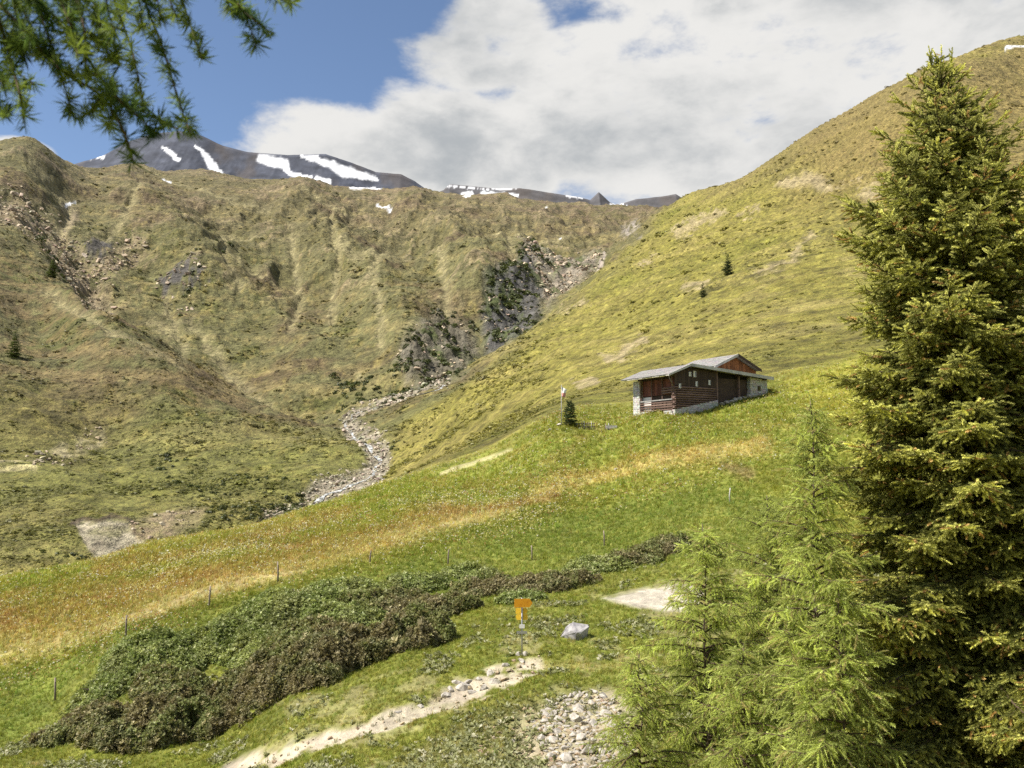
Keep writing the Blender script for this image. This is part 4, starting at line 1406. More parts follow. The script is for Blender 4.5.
def stone_material(name, a, b, use_inst):
    m, t, bs, _ = new_mat(name, 0.9)
    tcn = t.node('ShaderNodeTexCoord').outputs['Object']
    n1 = t.noise(tcn, 3.0, 8, .65)
    base = t.mix(t.ramp(n1, .35, .65), a, b)
    if use_inst:
        base = t.mix(1.0, base, inst_col(t), 'MULTIPLY')
    li = t.ramp(t.noise(tcn, 7.0, 4, .6), .6, .7)
    base = t.mix(t.math('MULTIPLY', li, .35), base, (.42, .40, .33))
    t.l.new(base, bs.inputs['Base Color'])
    bump(t, bs, n1, .08, .7)
    return m


stone_m = stone_material("grey_stone", (.26, .235, .20), (.46, .42, .36), False)
stone_i = stone_material("rubble_stone", (.55, .53, .5), (.9, .87, .82), True)
stones = [stone_mesh("stone_shape", 400 + k, stone_m, 2, .55 + .05 * k) for k in range(5)]
boulder_mesh = stone_mesh("boulder", 447, stone_material("violet_grey_stone", (.20, .19, .20), (.42, .40, .39), False), 2, .8)
rub_protos = [proto("rubble_shape", stone_mesh("rubble_shape", 420 + k, stone_i, 1, .6)) for k in range(4)]

STONES = [  # u, v (foot), width px, label
    (578, 640, 31, "large grey boulder with a violet shade right of the signpost"),
    (463, 690, 17, "flat angular stone on the path edge, left of its pale neighbour"),
    (474, 694, 13, "pale rounded stone in the middle of the path"),
    (450, 692, 11, "small dark stone on the path, left of the flat angular stone"),
    (484, 690, 10, "grey stone right of the pale rounded stone on the path"),
    (520, 662, 11, "slab lying on the path just below the signpost foot"),
    (446, 697, 14, "brown grey block at the left edge of the stony part of the path"),
    (456, 684, 13, "stone half buried in turf above the flat angular stone"),
    (468, 684, 12, "stone behind the pale rounded stone of the path"),
    (494, 684, 13, "flat pale slab right of the path's middle"),
    (480, 680, 11, "small block between the path stones and the long flat stone"),
    (506, 667, 10, "low slab on the path left of the signpost foot"),
    (490, 676, 12, "long flat stone across the upper path"),
    (525, 656, 9, "stone packed against the signpost foot on its right"),
    (518, 656, 8, "stone packed against the signpost foot on its left"),
    (516, 742, 10, "lone light stone left of the rubble"),
    (560, 423, 7, "white stone at the foot of the flagpole"),
    (398, 713, 8, "small stone at the lower bend of the path"),
    (420, 708, 9, "half sunken stone in the lower path"),
    (550, 424, 5, "small pale stone left of the flagpole"),
    (721, 470, 8, "grey stone in a bare spot of the hay meadow"),
    (616, 470, 6, "pale pinkish stone in the straw coloured band of the meadow"),
]
rng_s = np.random.default_rng(5)
for i, (su, sv, wpx, lab) in enumerate(STONES):
    p = on_ground(su, sv, lo=24) if sv > 430 else at(su, sv, 112)
    if sv <= 430:
        p.z = ground_z(p.x, p.y)
    s = wpx * p.y / FPX / 1.0
    o = thing("boulder" if wpx > 20 else "stone", lab, "rock", (p.x, p.y + s * .3, p.z + s * .14), (i * 1.7) % 6.28, data=boulder_mesh if wpx > 20 else stones[i % 5])
    o.scale = (s, s * (.85 if wpx > 20 else rng_s.uniform(.6, 1.0)), s * (.9 if wpx > 20 else rng_s.uniform(.6, 1.05)))
    if wpx <= 20 and sv > 430:
        o.location.z -= s * .10
        o.rotation_euler = (rng_s.normal(0, .3), rng_s.normal(0, .3), o.rotation_euler[2])

# rubble slope at the lower edge: the larger stones one by one
rr = np.random.default_rng(77)
RUB = [(548, 702), (590, 690), (614, 698), (640, 772), (556, 774), (530, 726)]
cand, tries = [], 0
lab_a = "one of the broken pale stones of the rubble slope beside the path"
while len(cand) < 230 and tries < 30000:
    tries += 1
    uu, vv = rr.uniform(500, 640), rr.uniform(692, 770)
    if inside(np.array([uu]), np.array([vv]), RUB, 3)[0] < .5:
        continue
    w_ = rr.choice((6.5, 8, 10, 13, 17)) * rr.uniform(.85, 1.15)
    if any((uu - a) ** 2 + ((vv - b) * 1.5) ** 2 < (0.36 * (w_ + c_)) ** 2 for a, b, c_ in cand):
        continue
    cand.append((uu, vv, w_))
for i, (uu, vv, w_) in enumerate(cand):
    p = on_ground(uu, vv, lo=24, hi=60)
    s = w_ * p.y / FPX
    o = thing("rubble_stone", lab_a, "rock", (p.x, p.y + s * .2, p.z + s * .05), rr.uniform(0, 6.28), "broken stones of the rubble slope", data=stones[i % 5])
    o.scale = (s, s * rr.uniform(.6, 1), s * rr.uniform(.6, 1.1))
    o.rotation_euler = (rr.normal(0, .25), rr.normal(0, .25), rr.uniform(0, 6.28))


def rubble(name, label, n, y0, y1, weight, px, seed, c0, jit=.25):
    x, y, z, u, v, c, r = sample_cells(n, y0, y1, .6, weight, seed)
    k = len(x)
    sz = y / FPX * np.clip(r.lognormal(math.log(px), .5, k), px * .4, px * 3)
    C = np.array(c0) * r.uniform(.65, 1.25, (k, 1)) * (1 + r.normal(0, .04, (k, 3)))
    scatter(name, np.stack([x, y, z + sz * .1], 1), r.uniform(0, 6.28, (k, 3)) * np.array([.12, .12, 1]), np.stack([sz, sz * .85, sz * .8], 1), C, rub_protos, r.integers(0, 4, k), kind='stuff', label=label)


rubble("rubble", "small broken stones between the larger ones and along the path", 60000, 25, 60,
       lambda x, y, z, u, v, c: np.clip(inside(u, v, RUB, 8) * .8 + inside(u, v, [(505, 722), (540, 705), (575, 790), (490, 790), (480, 740)], 10) * .55 + band(u, v, PATH, PATH_W, .6) * .16 + inside(u, v, [(440, 705), (500, 672), (545, 655), (560, 668), (470, 705)], 6) * .12, 0, 1), 2.6, 431, lin(186, 170, 142))
rubble("stream_boulders", "pale boulders filling the torrent bed", 90000, 160, 650, lambda x, y, z, u, v, c: band(u, v, STREAM, [q * 1.15 for q in STREAM_W], .4) * .9, 2.6, 433, lin(186, 178, 160))
rubble("scree", "loose stones of the gully, scars and cliff feet on the far slopes", 160000, 180, 1200,
       lambda x, y, z, u, v, c: np.clip(band(u, v, GULLY, 17, .6) * .9 + inside(u, v, CLIFF_R, 8) * .8 + inside(u, v, CLIFF_B, 6) * .3 + inside(u, v, CLIFF_L, 8) * .22 + inside(u, v, SCAR2, 4) * .3 + band(u, v, [(36, 460), (70, 452), (100, 440)], 8, .7) * .5
                                        + band(u, v, [(95, 272), (125, 262), (138, 256)], 9, .8) * .9 + inside(u, v, [(158, 286), (172, 276), (200, 277), (208, 288), (190, 310), (165, 310)], 6) * .4, 0, 1) * sstep(fbm(x / 9, y / 9, 3, 435), -.3, .1), 2.7, 437, lin(190, 176, 154))

# water of the torrent: a narrow white and grey thread between the boulders
water_m, t, bs, _ = new_mat("water", 0.18)
pos = geo_pos(t)
foam = t.ramp(t.noise(pos, .8, 6, .7), .45, .6)
t.l.new(t.mix(foam, (.13, .13, .11), (.58, .58, .55)), bs.inputs['Base Color'])
bump(t, bs, t.noise(pos, 1.5, 5, .6), .2, .5)
V, Fq = [], []
wp = STREAM[::2]
for k, (su, sv) in enumerate(wp):
    p = on_ground(su + 2 * math.sin(k * 1.3), sv, lo=180)
    wd = 0.8 + .4 * math.sin(k * 2.1)
    V += [(p.x - wd, p.y, p.z + .25), (p.x + wd, p.y, p.z + .25)]
Fq = [(2 * k, 2 * k + 1, 2 * k + 3, 2 * k + 2) for k in range(len(wp) - 1)]
link("water", mesh_from_np("water", np.array(V), np.array(Fq), water_m, True), None, kind='structure', label="thread of white water running down the stony torrent bed")
# ------------------------------------------------------------------ the chalet
def wood(name, c0, c1, grain=(1.5, 1.5, 14), rough=.85, along=0):
    m, t, bs, _ = new_mat(name, rough)
    tcn = t.node('ShaderNodeTexCoord').outputs['Object']
    mp = t.node('ShaderNodeMapping')
    t.l.new(tcn, mp.inputs['Vector'])
    mp.inputs['Scale'].default_value = grain
    oi = t.node('ShaderNodeObjectInfo')
    mp2 = t.vmath('ADD', mp.outputs[0], t.vmath('SCALE', (1, 1, 1)))
    n = t.noise(mp.outputs[0], 1.6, 7, .65)
    big = t.noise(tcn, .9, 4, .6)
    c = t.mix(t.ramp(n, .3, .7), c0, c1)
    f = t.math('MULTIPLY', t.ramp(oi.outputs['Random'], 0, 1, .7, 1.3, False), t.ramp(big, .3, .7, .75, 1.25, False))
    cm = t.node('ShaderNodeCombineXYZ')
    for i in range(3):
        t.l.new(f, cm.inputs[i])
    t.l.new(t.mix(1.0, c, cm.outputs[0], 'MULTIPLY'), bs.inputs['Base Color'])
    bump(t, bs, n, .02, .6)
    return m


w_dark = wood("weathered_dark_wood", (.035, .024, .018), (.085, .058, .042))
w_log = wood("brown_log_wood", (.075, .045, .036), (.25, .165, .13), (1.2, 14, 14))
w_red = wood("red_brown_wood", (.10, .038, .028), (.20, .078, .05))
w_orange = wood("rust_orange_wood", (.20, .078, .032), (.37, .155, .065))
w_grey = wood("silver_grey_wood", (.27, .26, .24), (.46, .44, .41), (2, 2, 2))
w_sunlit = wood("sunlit_board_wood", (.5, .49, .46), (.72, .70, .66))  # lightened so the bargeboard lying in shade looks sunlit
w_black = wood("near_black_wood", (.006, .005, .005), (.018, .015, .013))  # near-black brown timber
w_post = wood("post_wood", (.12, .095, .07), (.27, .22, .17), (9, 9, 1.2))
white_paint, t, bs, _ = new_mat("white_paint", .7)
bs.inputs['Base Color'].default_value = (.68, .66, .62, 1)
glass_m, t, bs, _ = new_mat("window_glass", .08)
bs.inputs['Base Color'].default_value = (.02, .022, .025, 1)
bs.inputs['Specular IOR Level'].default_value = .5
masonry, t, bs, _ = new_mat("lime_masonry", .92)
tcn = t.node('ShaderNodeTexCoord').outputs['Object']
vo = t.node('ShaderNodeTexVoronoi')
t.l.new(tcn, vo.inputs['Vector'])
vo.inputs['Scale'].default_value = 3.2
n1 = t.noise(tcn, 5, 6, .6)
c = t.mix(t.ramp(n1, .35, .65), (.40, .38, .35), (.72, .69, .64))
c = t.mix(.35, c, t.mix(.5, vo.outputs['Color'], (.5, .48, .45)), 'MULTIPLY')
t.l.new(c, bs.inputs['Base Color'])
bump(t, bs, t.math('ADD', n1, vo.outputs['Distance']), .06, .7)
roof_m, t, bs, _ = new_mat("grey_shingle", .8)
tcn = t.node('ShaderNodeTexCoord').outputs['Object']
wn = t.node('ShaderNodeTexVoronoi')
t.l.new(tcn, wn.inputs['Vector'])
wn.inputs['Scale'].default_value = 2.4
n1 = t.noise(tcn, 8, 6, .65)
c = t.mix(t.ramp(n1, .3, .7), (.20, .19, .185), (.43, .41, .39))
c = t.mix(.3, c, t.mix(.6, wn.outputs['Color'], (.6, .58, .56)), 'MULTIPLY')
t.l.new(c, bs.inputs['Base Color'])
bump(t, bs, n1, .02, .6)

cc = at(674.7, 415.5, 110.0)
cc.z = ground_z(cc.x, cc.y) - 0.05
chalet = thing("chalet", "old dark timber chalet on pale stone base with grey shingle roofs and rust rear gable", "house", cc, math.atan2(.53, .848))


def span(name, mat, lo, hi, parent=chalet, jit=.0, **kw):
    return MB().box(lo, hi, jit).build(name, mat, parent, False, **kw)


def stone_wall(name, x0, x1, y0, y1, z0, z1, parent=chalet, zr=None, size=.55):
    """masonry of separate jittered stones with recessed joints: core plus facing stones"""
    mb = MB()
    zr = z1 if zr is None else zr
    mb.hexa([(x0 + .05, y0 + .05, z0), (x1 - .05, y0 + .05, z0), (x1 - .05, y1 - .05, z0), (x0 + .05, y1 - .05, z0), (x0 + .05, y0 + .05, z1 - .04), (x1 - .05, y0 + .05, zr - .04), (x1 - .05, y1 - .05, zr - .04), (x0 + .05, y1 - .05, z1 - .04)])
    core = mb.build(name, masonry, parent)
    st = MB()
    z, row = z0, 0
    while z < max(z1, zr) - .08:
        hh = random.uniform(.24, .36)
        for (ax, a0, a1, fixed) in (('x', x0, x1, y0), ('y', y0, y1, x0)):
            a = a0 - (row % 2) * .2
            while a < a1:
                b = a + random.uniform(.3, size + .2)
                lo_, hi_ = max(a, a0) + .012, min(b, a1) - .012
                top = z1 + (zr - z1) * (((lo_ + hi_) / 2 - x0) / max(x1 - x0, .1) if ax == 'x' else 0)
                if hi_ - lo_ > .1 and z + hh < top + .12:
                    pr = random.uniform(-.03, .02)
                    if ax == 'x':
                        st.box((lo_, fixed + pr, z + .012), (hi_, fixed + .12, min(z + hh - .012, top)), .012)
                    else:
                        st.box((fixed + pr, lo_, z + .012), (fixed + .12, hi_, min(z + hh - .012, top)), .012)
                a = b
        z += hh
        row += 1
    st.build("masonry_stones", masonry, core, kind='stuff')
    return core


# foundation under the log block and along the loggia
def lz(x_, y_):
    """ground height in the chalet's own frame"""
    q_ = chalet_m @ Vector((x_, y_, 0))
    return ground_z(q_.x, q_.y) - cc.z


chalet_m = Matrix.Translation(cc) @ Matrix.Rotation(math.atan2(.53, .848), 4, 'Z')
g0_, g7_, g13_, g16_ = lz(0, -.1), lz(7.3, -.1), lz(13.2, -.1), lz(16.3, -.1)
print("chalet ground", g0_, g7_, g13_, g16_, lz(0, 7))
stone_wall("foundation", 0.0, 7.3, -.06, .45, -.7, g0_ + .75, zr=g7_ + .85)
stone_wall("foundation", 0.02, .5, .55, 2.0, -.7, .75)
stone_wall("foundation", 0.02, .5, 4.6, 6.4, -.9, .75)
# stone pier at the far left end and stone end wall on the right
stone_wall("stone_pier", -.10, 2.0, 6.45, 7.75, -1.0, 4.85)
sw = stone_wall("stone_wall", 13.2, 16.35, -.05, 7.6, 1.9, 5.52, zr=5.32)
w_ = span("window", w_dark, (14.5, -.12, 3.75), (15.0, .02, 4.4))
span("pane", glass_m, (14.57, -.135, 3.82), (14.93, -.121, 4.33), w_)
# body of the house behind the facades (plain timber walls)
span("back_wall", w_dark, (.6, .5, -.2), (13.1, 7.6, 5.1))
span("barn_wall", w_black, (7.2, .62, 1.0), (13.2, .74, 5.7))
# log block under the gable: separate round logs
for k in range(10):
    z = 1.02 + k * .285
    lo = 0.05 if k % 2 else -.12
    MB().tube([(lo, .10, z), (2.4, .08 + random.uniform(-.02, .02), z + .02), (4.8, .08, z + .03), (7.15 + (k % 2) * .15, .10, z + .05)], [.115, .13, .128, .115], 8).build("log", w_log, chalet, True)
for k in range(9):
    z = 1.18 + k * .29
    MB().tube([(.10, -.15, z), (.08, .9, z), (.10, 2.2 + (k % 2) * .2, z)] if k > 5 or k < 1 else [(.10, -.15, z), (.09, .35, z)], .11, 8).build("log", w_log, chalet, True)
for k, xx in enumerate(np.arange(.12, 7.2, .36)):       # dark gable boarding above the logs, one board at a time
    zt = 6.10 - abs(xx - 2.15) * (.42 if xx < 2.15 else .065)
    span("board", w_dark, (xx, .02 + random.uniform(-.012, .012), 3.78), (xx + .34, .07 + random.uniform(0, .01), zt))
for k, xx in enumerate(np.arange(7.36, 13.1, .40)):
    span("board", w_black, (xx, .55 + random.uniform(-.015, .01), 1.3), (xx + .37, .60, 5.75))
for xx, z0 in ((7.28, 1.3), (11.2, 2.2)):
    span("post", w_log, (xx - .11, -.02, z0), (xx + .11, .2, 5.75))
# small pale windows
for (xx, zz, ww, hh) in ((2.45, 5.0, .42, .55), (3.2, 4.95, .45, .75), (.75, 3.45, .34, .55), (3.55, 3.80, .34, .62), (5.75, 4.08, .34, .62)):
    f_ = span("window", white_paint, (xx, -.06, zz), (xx + ww, .015, zz + hh))
    span("pane", glass_m, (xx + ww * .62, -.072, zz + .07), (xx + ww - .05, -.061, zz + hh - .07), f_)
# loggia on the eave side: red panels, railing, post, white wall patch
for k, yy in enumerate(np.arange(.35, 6.35, .42)):
    span("panel", w_red, (.42 + random.uniform(-.015, .015), yy, 2.75), (.48, yy + .40, 4.72))
span("balcony_wall", white_paint, (.46, 4.75, .95), (.52, 6.4, 2.64))
span("balcony_floor", w_log, (.02, .45, .80), (.6, 6.42, .93))
for k, zz in enumerate((1.12, 1.42, 1.72, 2.02)):
    span("rail", w_grey if k == 3 else w_log, (-.03, .4, zz), (.03, 6.40, zz + .14), jit=.01)
for yy in (.5, 2.3, 4.3, 6.35):
    span("post", w_log, (.045, yy - .07, .9), (.17, yy + .07, 4.9))
span("dark_opening", w_black, (.32, 2.1, -.7), (.38, 4.5, .74))  # black sheet stands in for the darkness inside the opening
# boulders along the foot of the barn wall
for k in range(7):
    o = link("foundation_stone", stones[k % 5], chalet, (7.75 + k * .8, -.30, g7_ + (g13_ - g7_) * (k + .5) / 7 + .25))
    o.rotation_euler = (.2 * k, .1, k * 1.3)
    o.scale = (.78, .7, .85)


def shingle_roof(name, mat, x_top, z_top, x_low, z_low, y0, y1, thick=.14, cw=.62, ch=.52):
    """sheathing plus overlapping, slightly uneven shingles"""
    sl = MB().hexa([(x_low, y0, z_low - thick), (x_top, y0, z_top - thick), (x_top, y1, z_top - thick), (x_low, y1, z_low - thick), (x_low, y0, z_low), (x_top, y0, z_top), (x_top, y1, z_top), (x_low, y1, z_low)])
    root = sl.build(name, w_grey, chalet)
    L = math.hypot(x_top - x_low, z_top - z_low)
    ux, uz = (x_top - x_low) / L, (z_top - z_low) / L
    nx, nz = (-uz, ux) if ux > 0 else (uz, -ux)
    sh, s, row = MB(), -.06, 0
    while s < L - .1:
        y = y0 - .04 - (row % 2) * .25
        while y < y1 + .04:
            a, b = max(y, y0 - .05) + .01, min(y + cw * random.uniform(.8, 1.2), y1 + .05) - .01
            if b - a > .08:
                e0, e1 = s + random.uniform(-.05, .03), min(s + ch * 1.35, L)
                h0, h1 = .05 + random.uniform(0, .03), .012
                P = []
                for hh in (0.004, 1):
                    for (e, yy, h) in ((e0, a, h0), (e1, a, h1), (e1, b, h1), (e0, b, h0)):
                        q = h if hh == 1 else h * .35
                        P.append((x_low + ux * e + nx * q, yy, z_low + uz * e + nz * q))
                sh.hexa(P)
            y = b + .01
        s += ch
        row += 1
    sh.build("shingles", mat, root, kind='stuff')
    return root


shingle_roof("roof", roof_m, 2.15, 6.42, -1.54, 4.98, -.75, 8.3)
shingle_roof("roof", roof_m, 2.155, 6.42, 16.7, 5.52, -.75, 8.1)
# barge boards on the front edge of the roof, beam ends
MB().hexa([(2.15, -.86, 6.16), (16.75, -.86, 5.20), (16.75, -.76, 5.20), (2.15, -.76, 6.16), (2.15, -.86, 6.52), (16.75, -.86, 5.62), (16.75, -.76, 5.62), (2.15, -.76, 6.52)]).build("bargeboard", w_sunlit, chalet)
MB().hexa([(-1.58, -.85, 4.78), (2.147, -.85, 6.20), (2.147, -.76, 6.20), (-1.58, -.76, 4.78), (-1.58, -.85, 5.02), (2.147, -.85, 6.51), (2.147, -.76, 6.51), (-1.58, -.76, 5.02)]).build("bargeboard", w_grey, chalet)
for xx, zz in ((-.2, 5.25), (2.15, 6.04), (6.5, 5.86), (11.0, 5.58), (15.5, 5.30)):
    MB().box((xx - .09, -.74, zz - .13), (xx + .09, .5, zz + .05)).build("rafter", w_dark, chalet)
MB().tube([(-.15, .0, 3.6), (-1.3, -.5, 4.75)], .06, 6).build("brace", w_post, chalet, True)
# rear barn with its own higher roof and rust coloured gable
yb = 2.2
for k, xx in enumerate(np.arange(8.75, 16.6, .40)):
    zt = 8.36 - abs(xx + .19 - 12.66) * .425
    if zt > 5.2:
        span("board", w_orange, (xx, yb + random.uniform(-.012, .012), 4.7), (xx + .375, yb + .07, zt))
MB().hexa([(8.8, yb + .1, 3.0), (16.3, yb + .1, 3.0), (16.3, 9.2, 3.0), (8.8, 9.2, 3.0), (8.8, yb + .1, 6.5), (16.3, yb + .1, 6.5), (16.3, 9.2, 6.5), (8.8, 9.2, 6.5)]).build("barn_wall", w_dark, chalet)
shingle_roof("roof", roof_m, 12.66, 8.62, 8.4, 6.8, yb - .7, 9.6)
shingle_roof("roof", roof_m, 12.665, 8.62, 16.95, 6.8, yb - .7, 9.6)
MB().hexa([(12.66, yb - .80, 8.36), (17.0, yb - .80, 6.5), (17.0, yb - .71, 6.5), (12.66, yb - .71, 8.36), (12.66, yb - .80, 8.70), (17.0, yb - .80, 6.84), (17.0, yb - .71, 6.84), (12.66, yb - .71, 8.70)]).build("bargeboard", w_dark, chalet)
MB().hexa([(8.35, yb - .79, 6.5), (12.657, yb - .79, 8.34), (12.657, yb - .71, 8.34), (8.35, yb - .71, 6.5), (8.35, yb - .79, 6.84), (12.657, yb - .79, 8.69), (12.657, yb - .71, 8.69), (8.35, yb - .71, 6.84)]).build("bargeboard", w_grey, chalet)

# ------------------------------------------------------------------ flagpole, pickets and posts by the chalet
def stand(u, v, d):
    p = at(u, v, d)
    p.z = ground_z(p.x, p.y)
    return p


p = stand(561.5, 421, 112)
fp = thing("flagpole", "thin pale flagpole left of the chalet beside the compact conifer", "flagpole", p)
MB().tube([(0, 0, -.3), (0, 0, 2.5), (.02, 0, 4.95)], [.05, .045, .03], 8).build("pole", w_grey, fp, True)
MB().tube([(.02, 0, 4.93), (.02, 0, 5.05)], [.055, .04], 8).build("cap", white_paint, fp, True)
flag_m, t, bs, _ = new_mat("flag_cloth", .8)
tcn = t.node('ShaderNodeTexCoord').outputs['Object']
sx = t.node('ShaderNodeSeparateXYZ')
t.l.new(tcn, sx.inputs[0])
t.l.new(t.mix(t.ramp(sx.outputs[2], 4.02, 4.08), (.62, .30, .26), (.80, .78, .74)), bs.inputs['Base Color'])
V, Fq = [], []
for i in range(9):
    for j in range(12):
        a, b = i / 8, j / 11
        wd = .62 * (1 - .35 * b)
        V.append((.05 + a * wd, .10 * math.sin(a * 7 + b * 3) * (.3 + b), 4.85 - 1.25 * b - .28 * a * (1 - b) - .12 * a))
for i in range(8):
    for j in range(11):
        Fq.append((i * 12 + j, i * 12 + j + 1, (i + 1) * 12 + j + 1, (i + 1) * 12 + j))
fl = link("flag", mesh_from_np("flag", np.array(V), np.array(Fq), flag_m, True), fp)
sl = fl.modifiers.new("thickness", 'SOLIDIFY')
sl.thickness = .01

p = stand(585.5, 420.5, 112)
pf = thing("picket_fence", "short weathered picket fence between the compact conifer and the chalet", "fence", p)
for k in range(8):
    xx = -1.05 + k * .30
    MB().tube([(xx, .02 * (k % 2), -.15), (xx + random.uniform(-.03, .03), 0, random.uniform(.75, .98))], [.055, .045], 6).build("picket", w_post if k % 3 else w_grey, pf, True)
for zz in (.3, .66):
    MB().box((-1.15, .06, zz), (1.2, .11, zz + .09)).build("rail", w_post, pf)
for (pu, lab) in ((605.3, "short dark post left of the little trough by the chalet"), (608.4, "short pale post touching the little trough by the chalet")):
    p = stand(pu, 420, 112)
    o = thing("fence_post", lab, "post", p)
    MB().tube([(0, 0, -.2), (.03, 0, .85)], [.07, .06], 7).build("shaft", w_post if pu < 606 else w_grey, o, True)
p = stand(611.5, 420, 112)
tr = thing("water_trough", "small grey wooden trough on the grass left of the chalet", "trough", p)
MB().box((-.62, -.22, .12), (.62, .22, .20)).build("floor_board", w_grey, tr)
for yy in (-.26, .22):
    MB().box((-.66, yy, .1), (.66, yy + .04, .48)).build("side_board", w_grey, tr)
for xx in (-.66, .62):
    MB().box((xx, -.218, .1), (xx + .04, .218, .48)).build("end_board", w_grey, tr)
for xx in (-.5, .42):
    MB().box((xx, -.2, -.1), (xx + .1, .2, .118)).build("foot", w_post, tr)

# ------------------------------------------------------------------ meadow fence posts
for (pu, pv, hp, lab) in ((55, 702, 23, "leftmost weathered fence post, standing free in bright grass"), (126, 638, 22, "fence post at the upper edge of the straw coloured band above the green shrub"),
                          (209, 608, 21, "fence post between the glossy green shrubs and the orange grass"), (278, 582, 20, "fence post above the bright green shrub, where the thicket begins"),
                          (370, 565, 14, "low fence post almost sunk in the long green shrub"), (448, 566, 16, "fence post above the low brown shrub ending the thicket"),
                          (532, 560, 14, "fence post behind the narrow brown shrub, right above the signpost"), (604, 546, 15, "fence post beside the uppermost green shrub"),
                          (730, 503, 15, "pale fence post by the larches, farthest up the meadow")):
    p = on_ground(pu, pv)
    H = hp * p.y / FPX
    o = thing("fence_post", lab, "post", p, 0, "posts of the meadow fence")
    MB().tube([(0, 0, -.3), (random.uniform(-.03, .03), 0, H * .5), (random.uniform(-.06, .06), random.uniform(-.04, .04), H)], [.055, .05, .045], 7).build("shaft", w_post if pu != 730 else w_grey, o, True)
    MB().tube([(.0, -.07, H * .8), (.0, -.045, H * .82)], .02, 6).build("insulator", w_black, o, True)

# ------------------------------------------------------------------ yellow hiking signpost
yellow, t, bs, _ = new_mat("yellow_sign_paint", .45)
n1 = t.noise(t.node('ShaderNodeTexCoord').outputs['Object'], 9, 5, .6)
t.l.new(t.mix(t.ramp(n1, .4, .7), (.86, .56, .05), (.76, .47, .04)), bs.inputs['Base Color'])
amber, t, bs, _ = new_mat("shaded_sign_yellow", .55)  # sign yellow coloured darker and oranger to stand for shade on the upper board
n1 = t.noise(t.node('ShaderNodeTexCoord').outputs['Object'], 7, 5, .6)
t.l.new(t.mix(t.ramp(n1, .4, .7), (.72, .33, .02), (.58, .24, .015)), bs.inputs['Base Color'])
steel, t, bs, _ = new_mat("galvanised_steel", .4)
bs.inputs['Base Color'].default_value = (.42, .42, .42, 1)
bs.inputs['Metallic'].default_value = .7
p = on_ground(522, 657)
s = p.y / FPX
H = 56 * s
sg = thing("signpost", "yellow hiking signpost with an arrow board in shade-darkened yellow, on a thin grey pole", "signpost", p)
MB().tube([(0, 0, -.3), (0, 0, H * .995)], .034, 10).build("pole", steel, sg, True)
MB().tube([(0, 0, H * .995), (0, 0, H * 1.01)], [.042, .03], 10).build("cap", steel, sg, True)


def finger(name, mat, xl, xr, zc, hh, tip, y, parent, yaw=0.0):
    """a board with an arrow-pointed end"""
    out = [(xl, -hh / 2), (xr - tip, -hh / 2), (xr, 0), (xr - tip, hh / 2), (xl, hh / 2)] if tip > 0 else [(xl - tip, -hh / 2), (xr, -hh / 2), (xr, hh / 2), (xl - tip, hh / 2), (xl, 0)]
    n = len(out)
    V = [(a, -.012, b) for a, b in out] + [(a, .012, b) for a, b in out]
    Fc = [tuple(range(n)), tuple(range(2 * n - 1, n - 1, -1))] + [(k, (k + 1) % n + 0, (k + 1) % n + n, k + n) for k in range(n)]
    o = MB().add(V, Fc).build(name, mat, parent)
    o.location = (0, y, zc)
    o.rotation_euler = (0, 0, yaw)
    return o


finger("arrow_board", amber, -7.5 * s, 10.5 * s, H - 4.3 * s, 8.2 * s, 3.0 * s, -.05, sg, .1)["label"] = "upper arrow board in shade-darkened yellow"
for zc in (12.2, 18.0):
    finger("arrow_board", yellow, -6.2 * s, 5.6 * s, H - zc * s, 5.5 * s, 1.2 * s if zc < 15 else -1.2 * s, .052, sg)
for zc in (12.2, 18.0):
    MB().box((-.045, -.04, H - zc * s - .03), (.045, .04, H - zc * s + .03)).build("clamp", steel, sg)
MB().box((-2.6 * s, -.062, H - 28.4 * s), (2.6 * s, -.038, H - 24.9 * s)).build("white_plate", white_paint, sg)
MB().box((-5.2 * s, -.06, H - 33.8 * s), (5.0 * s, -.04, H - 31.2 * s)).build("grey_plate", steel, sg)

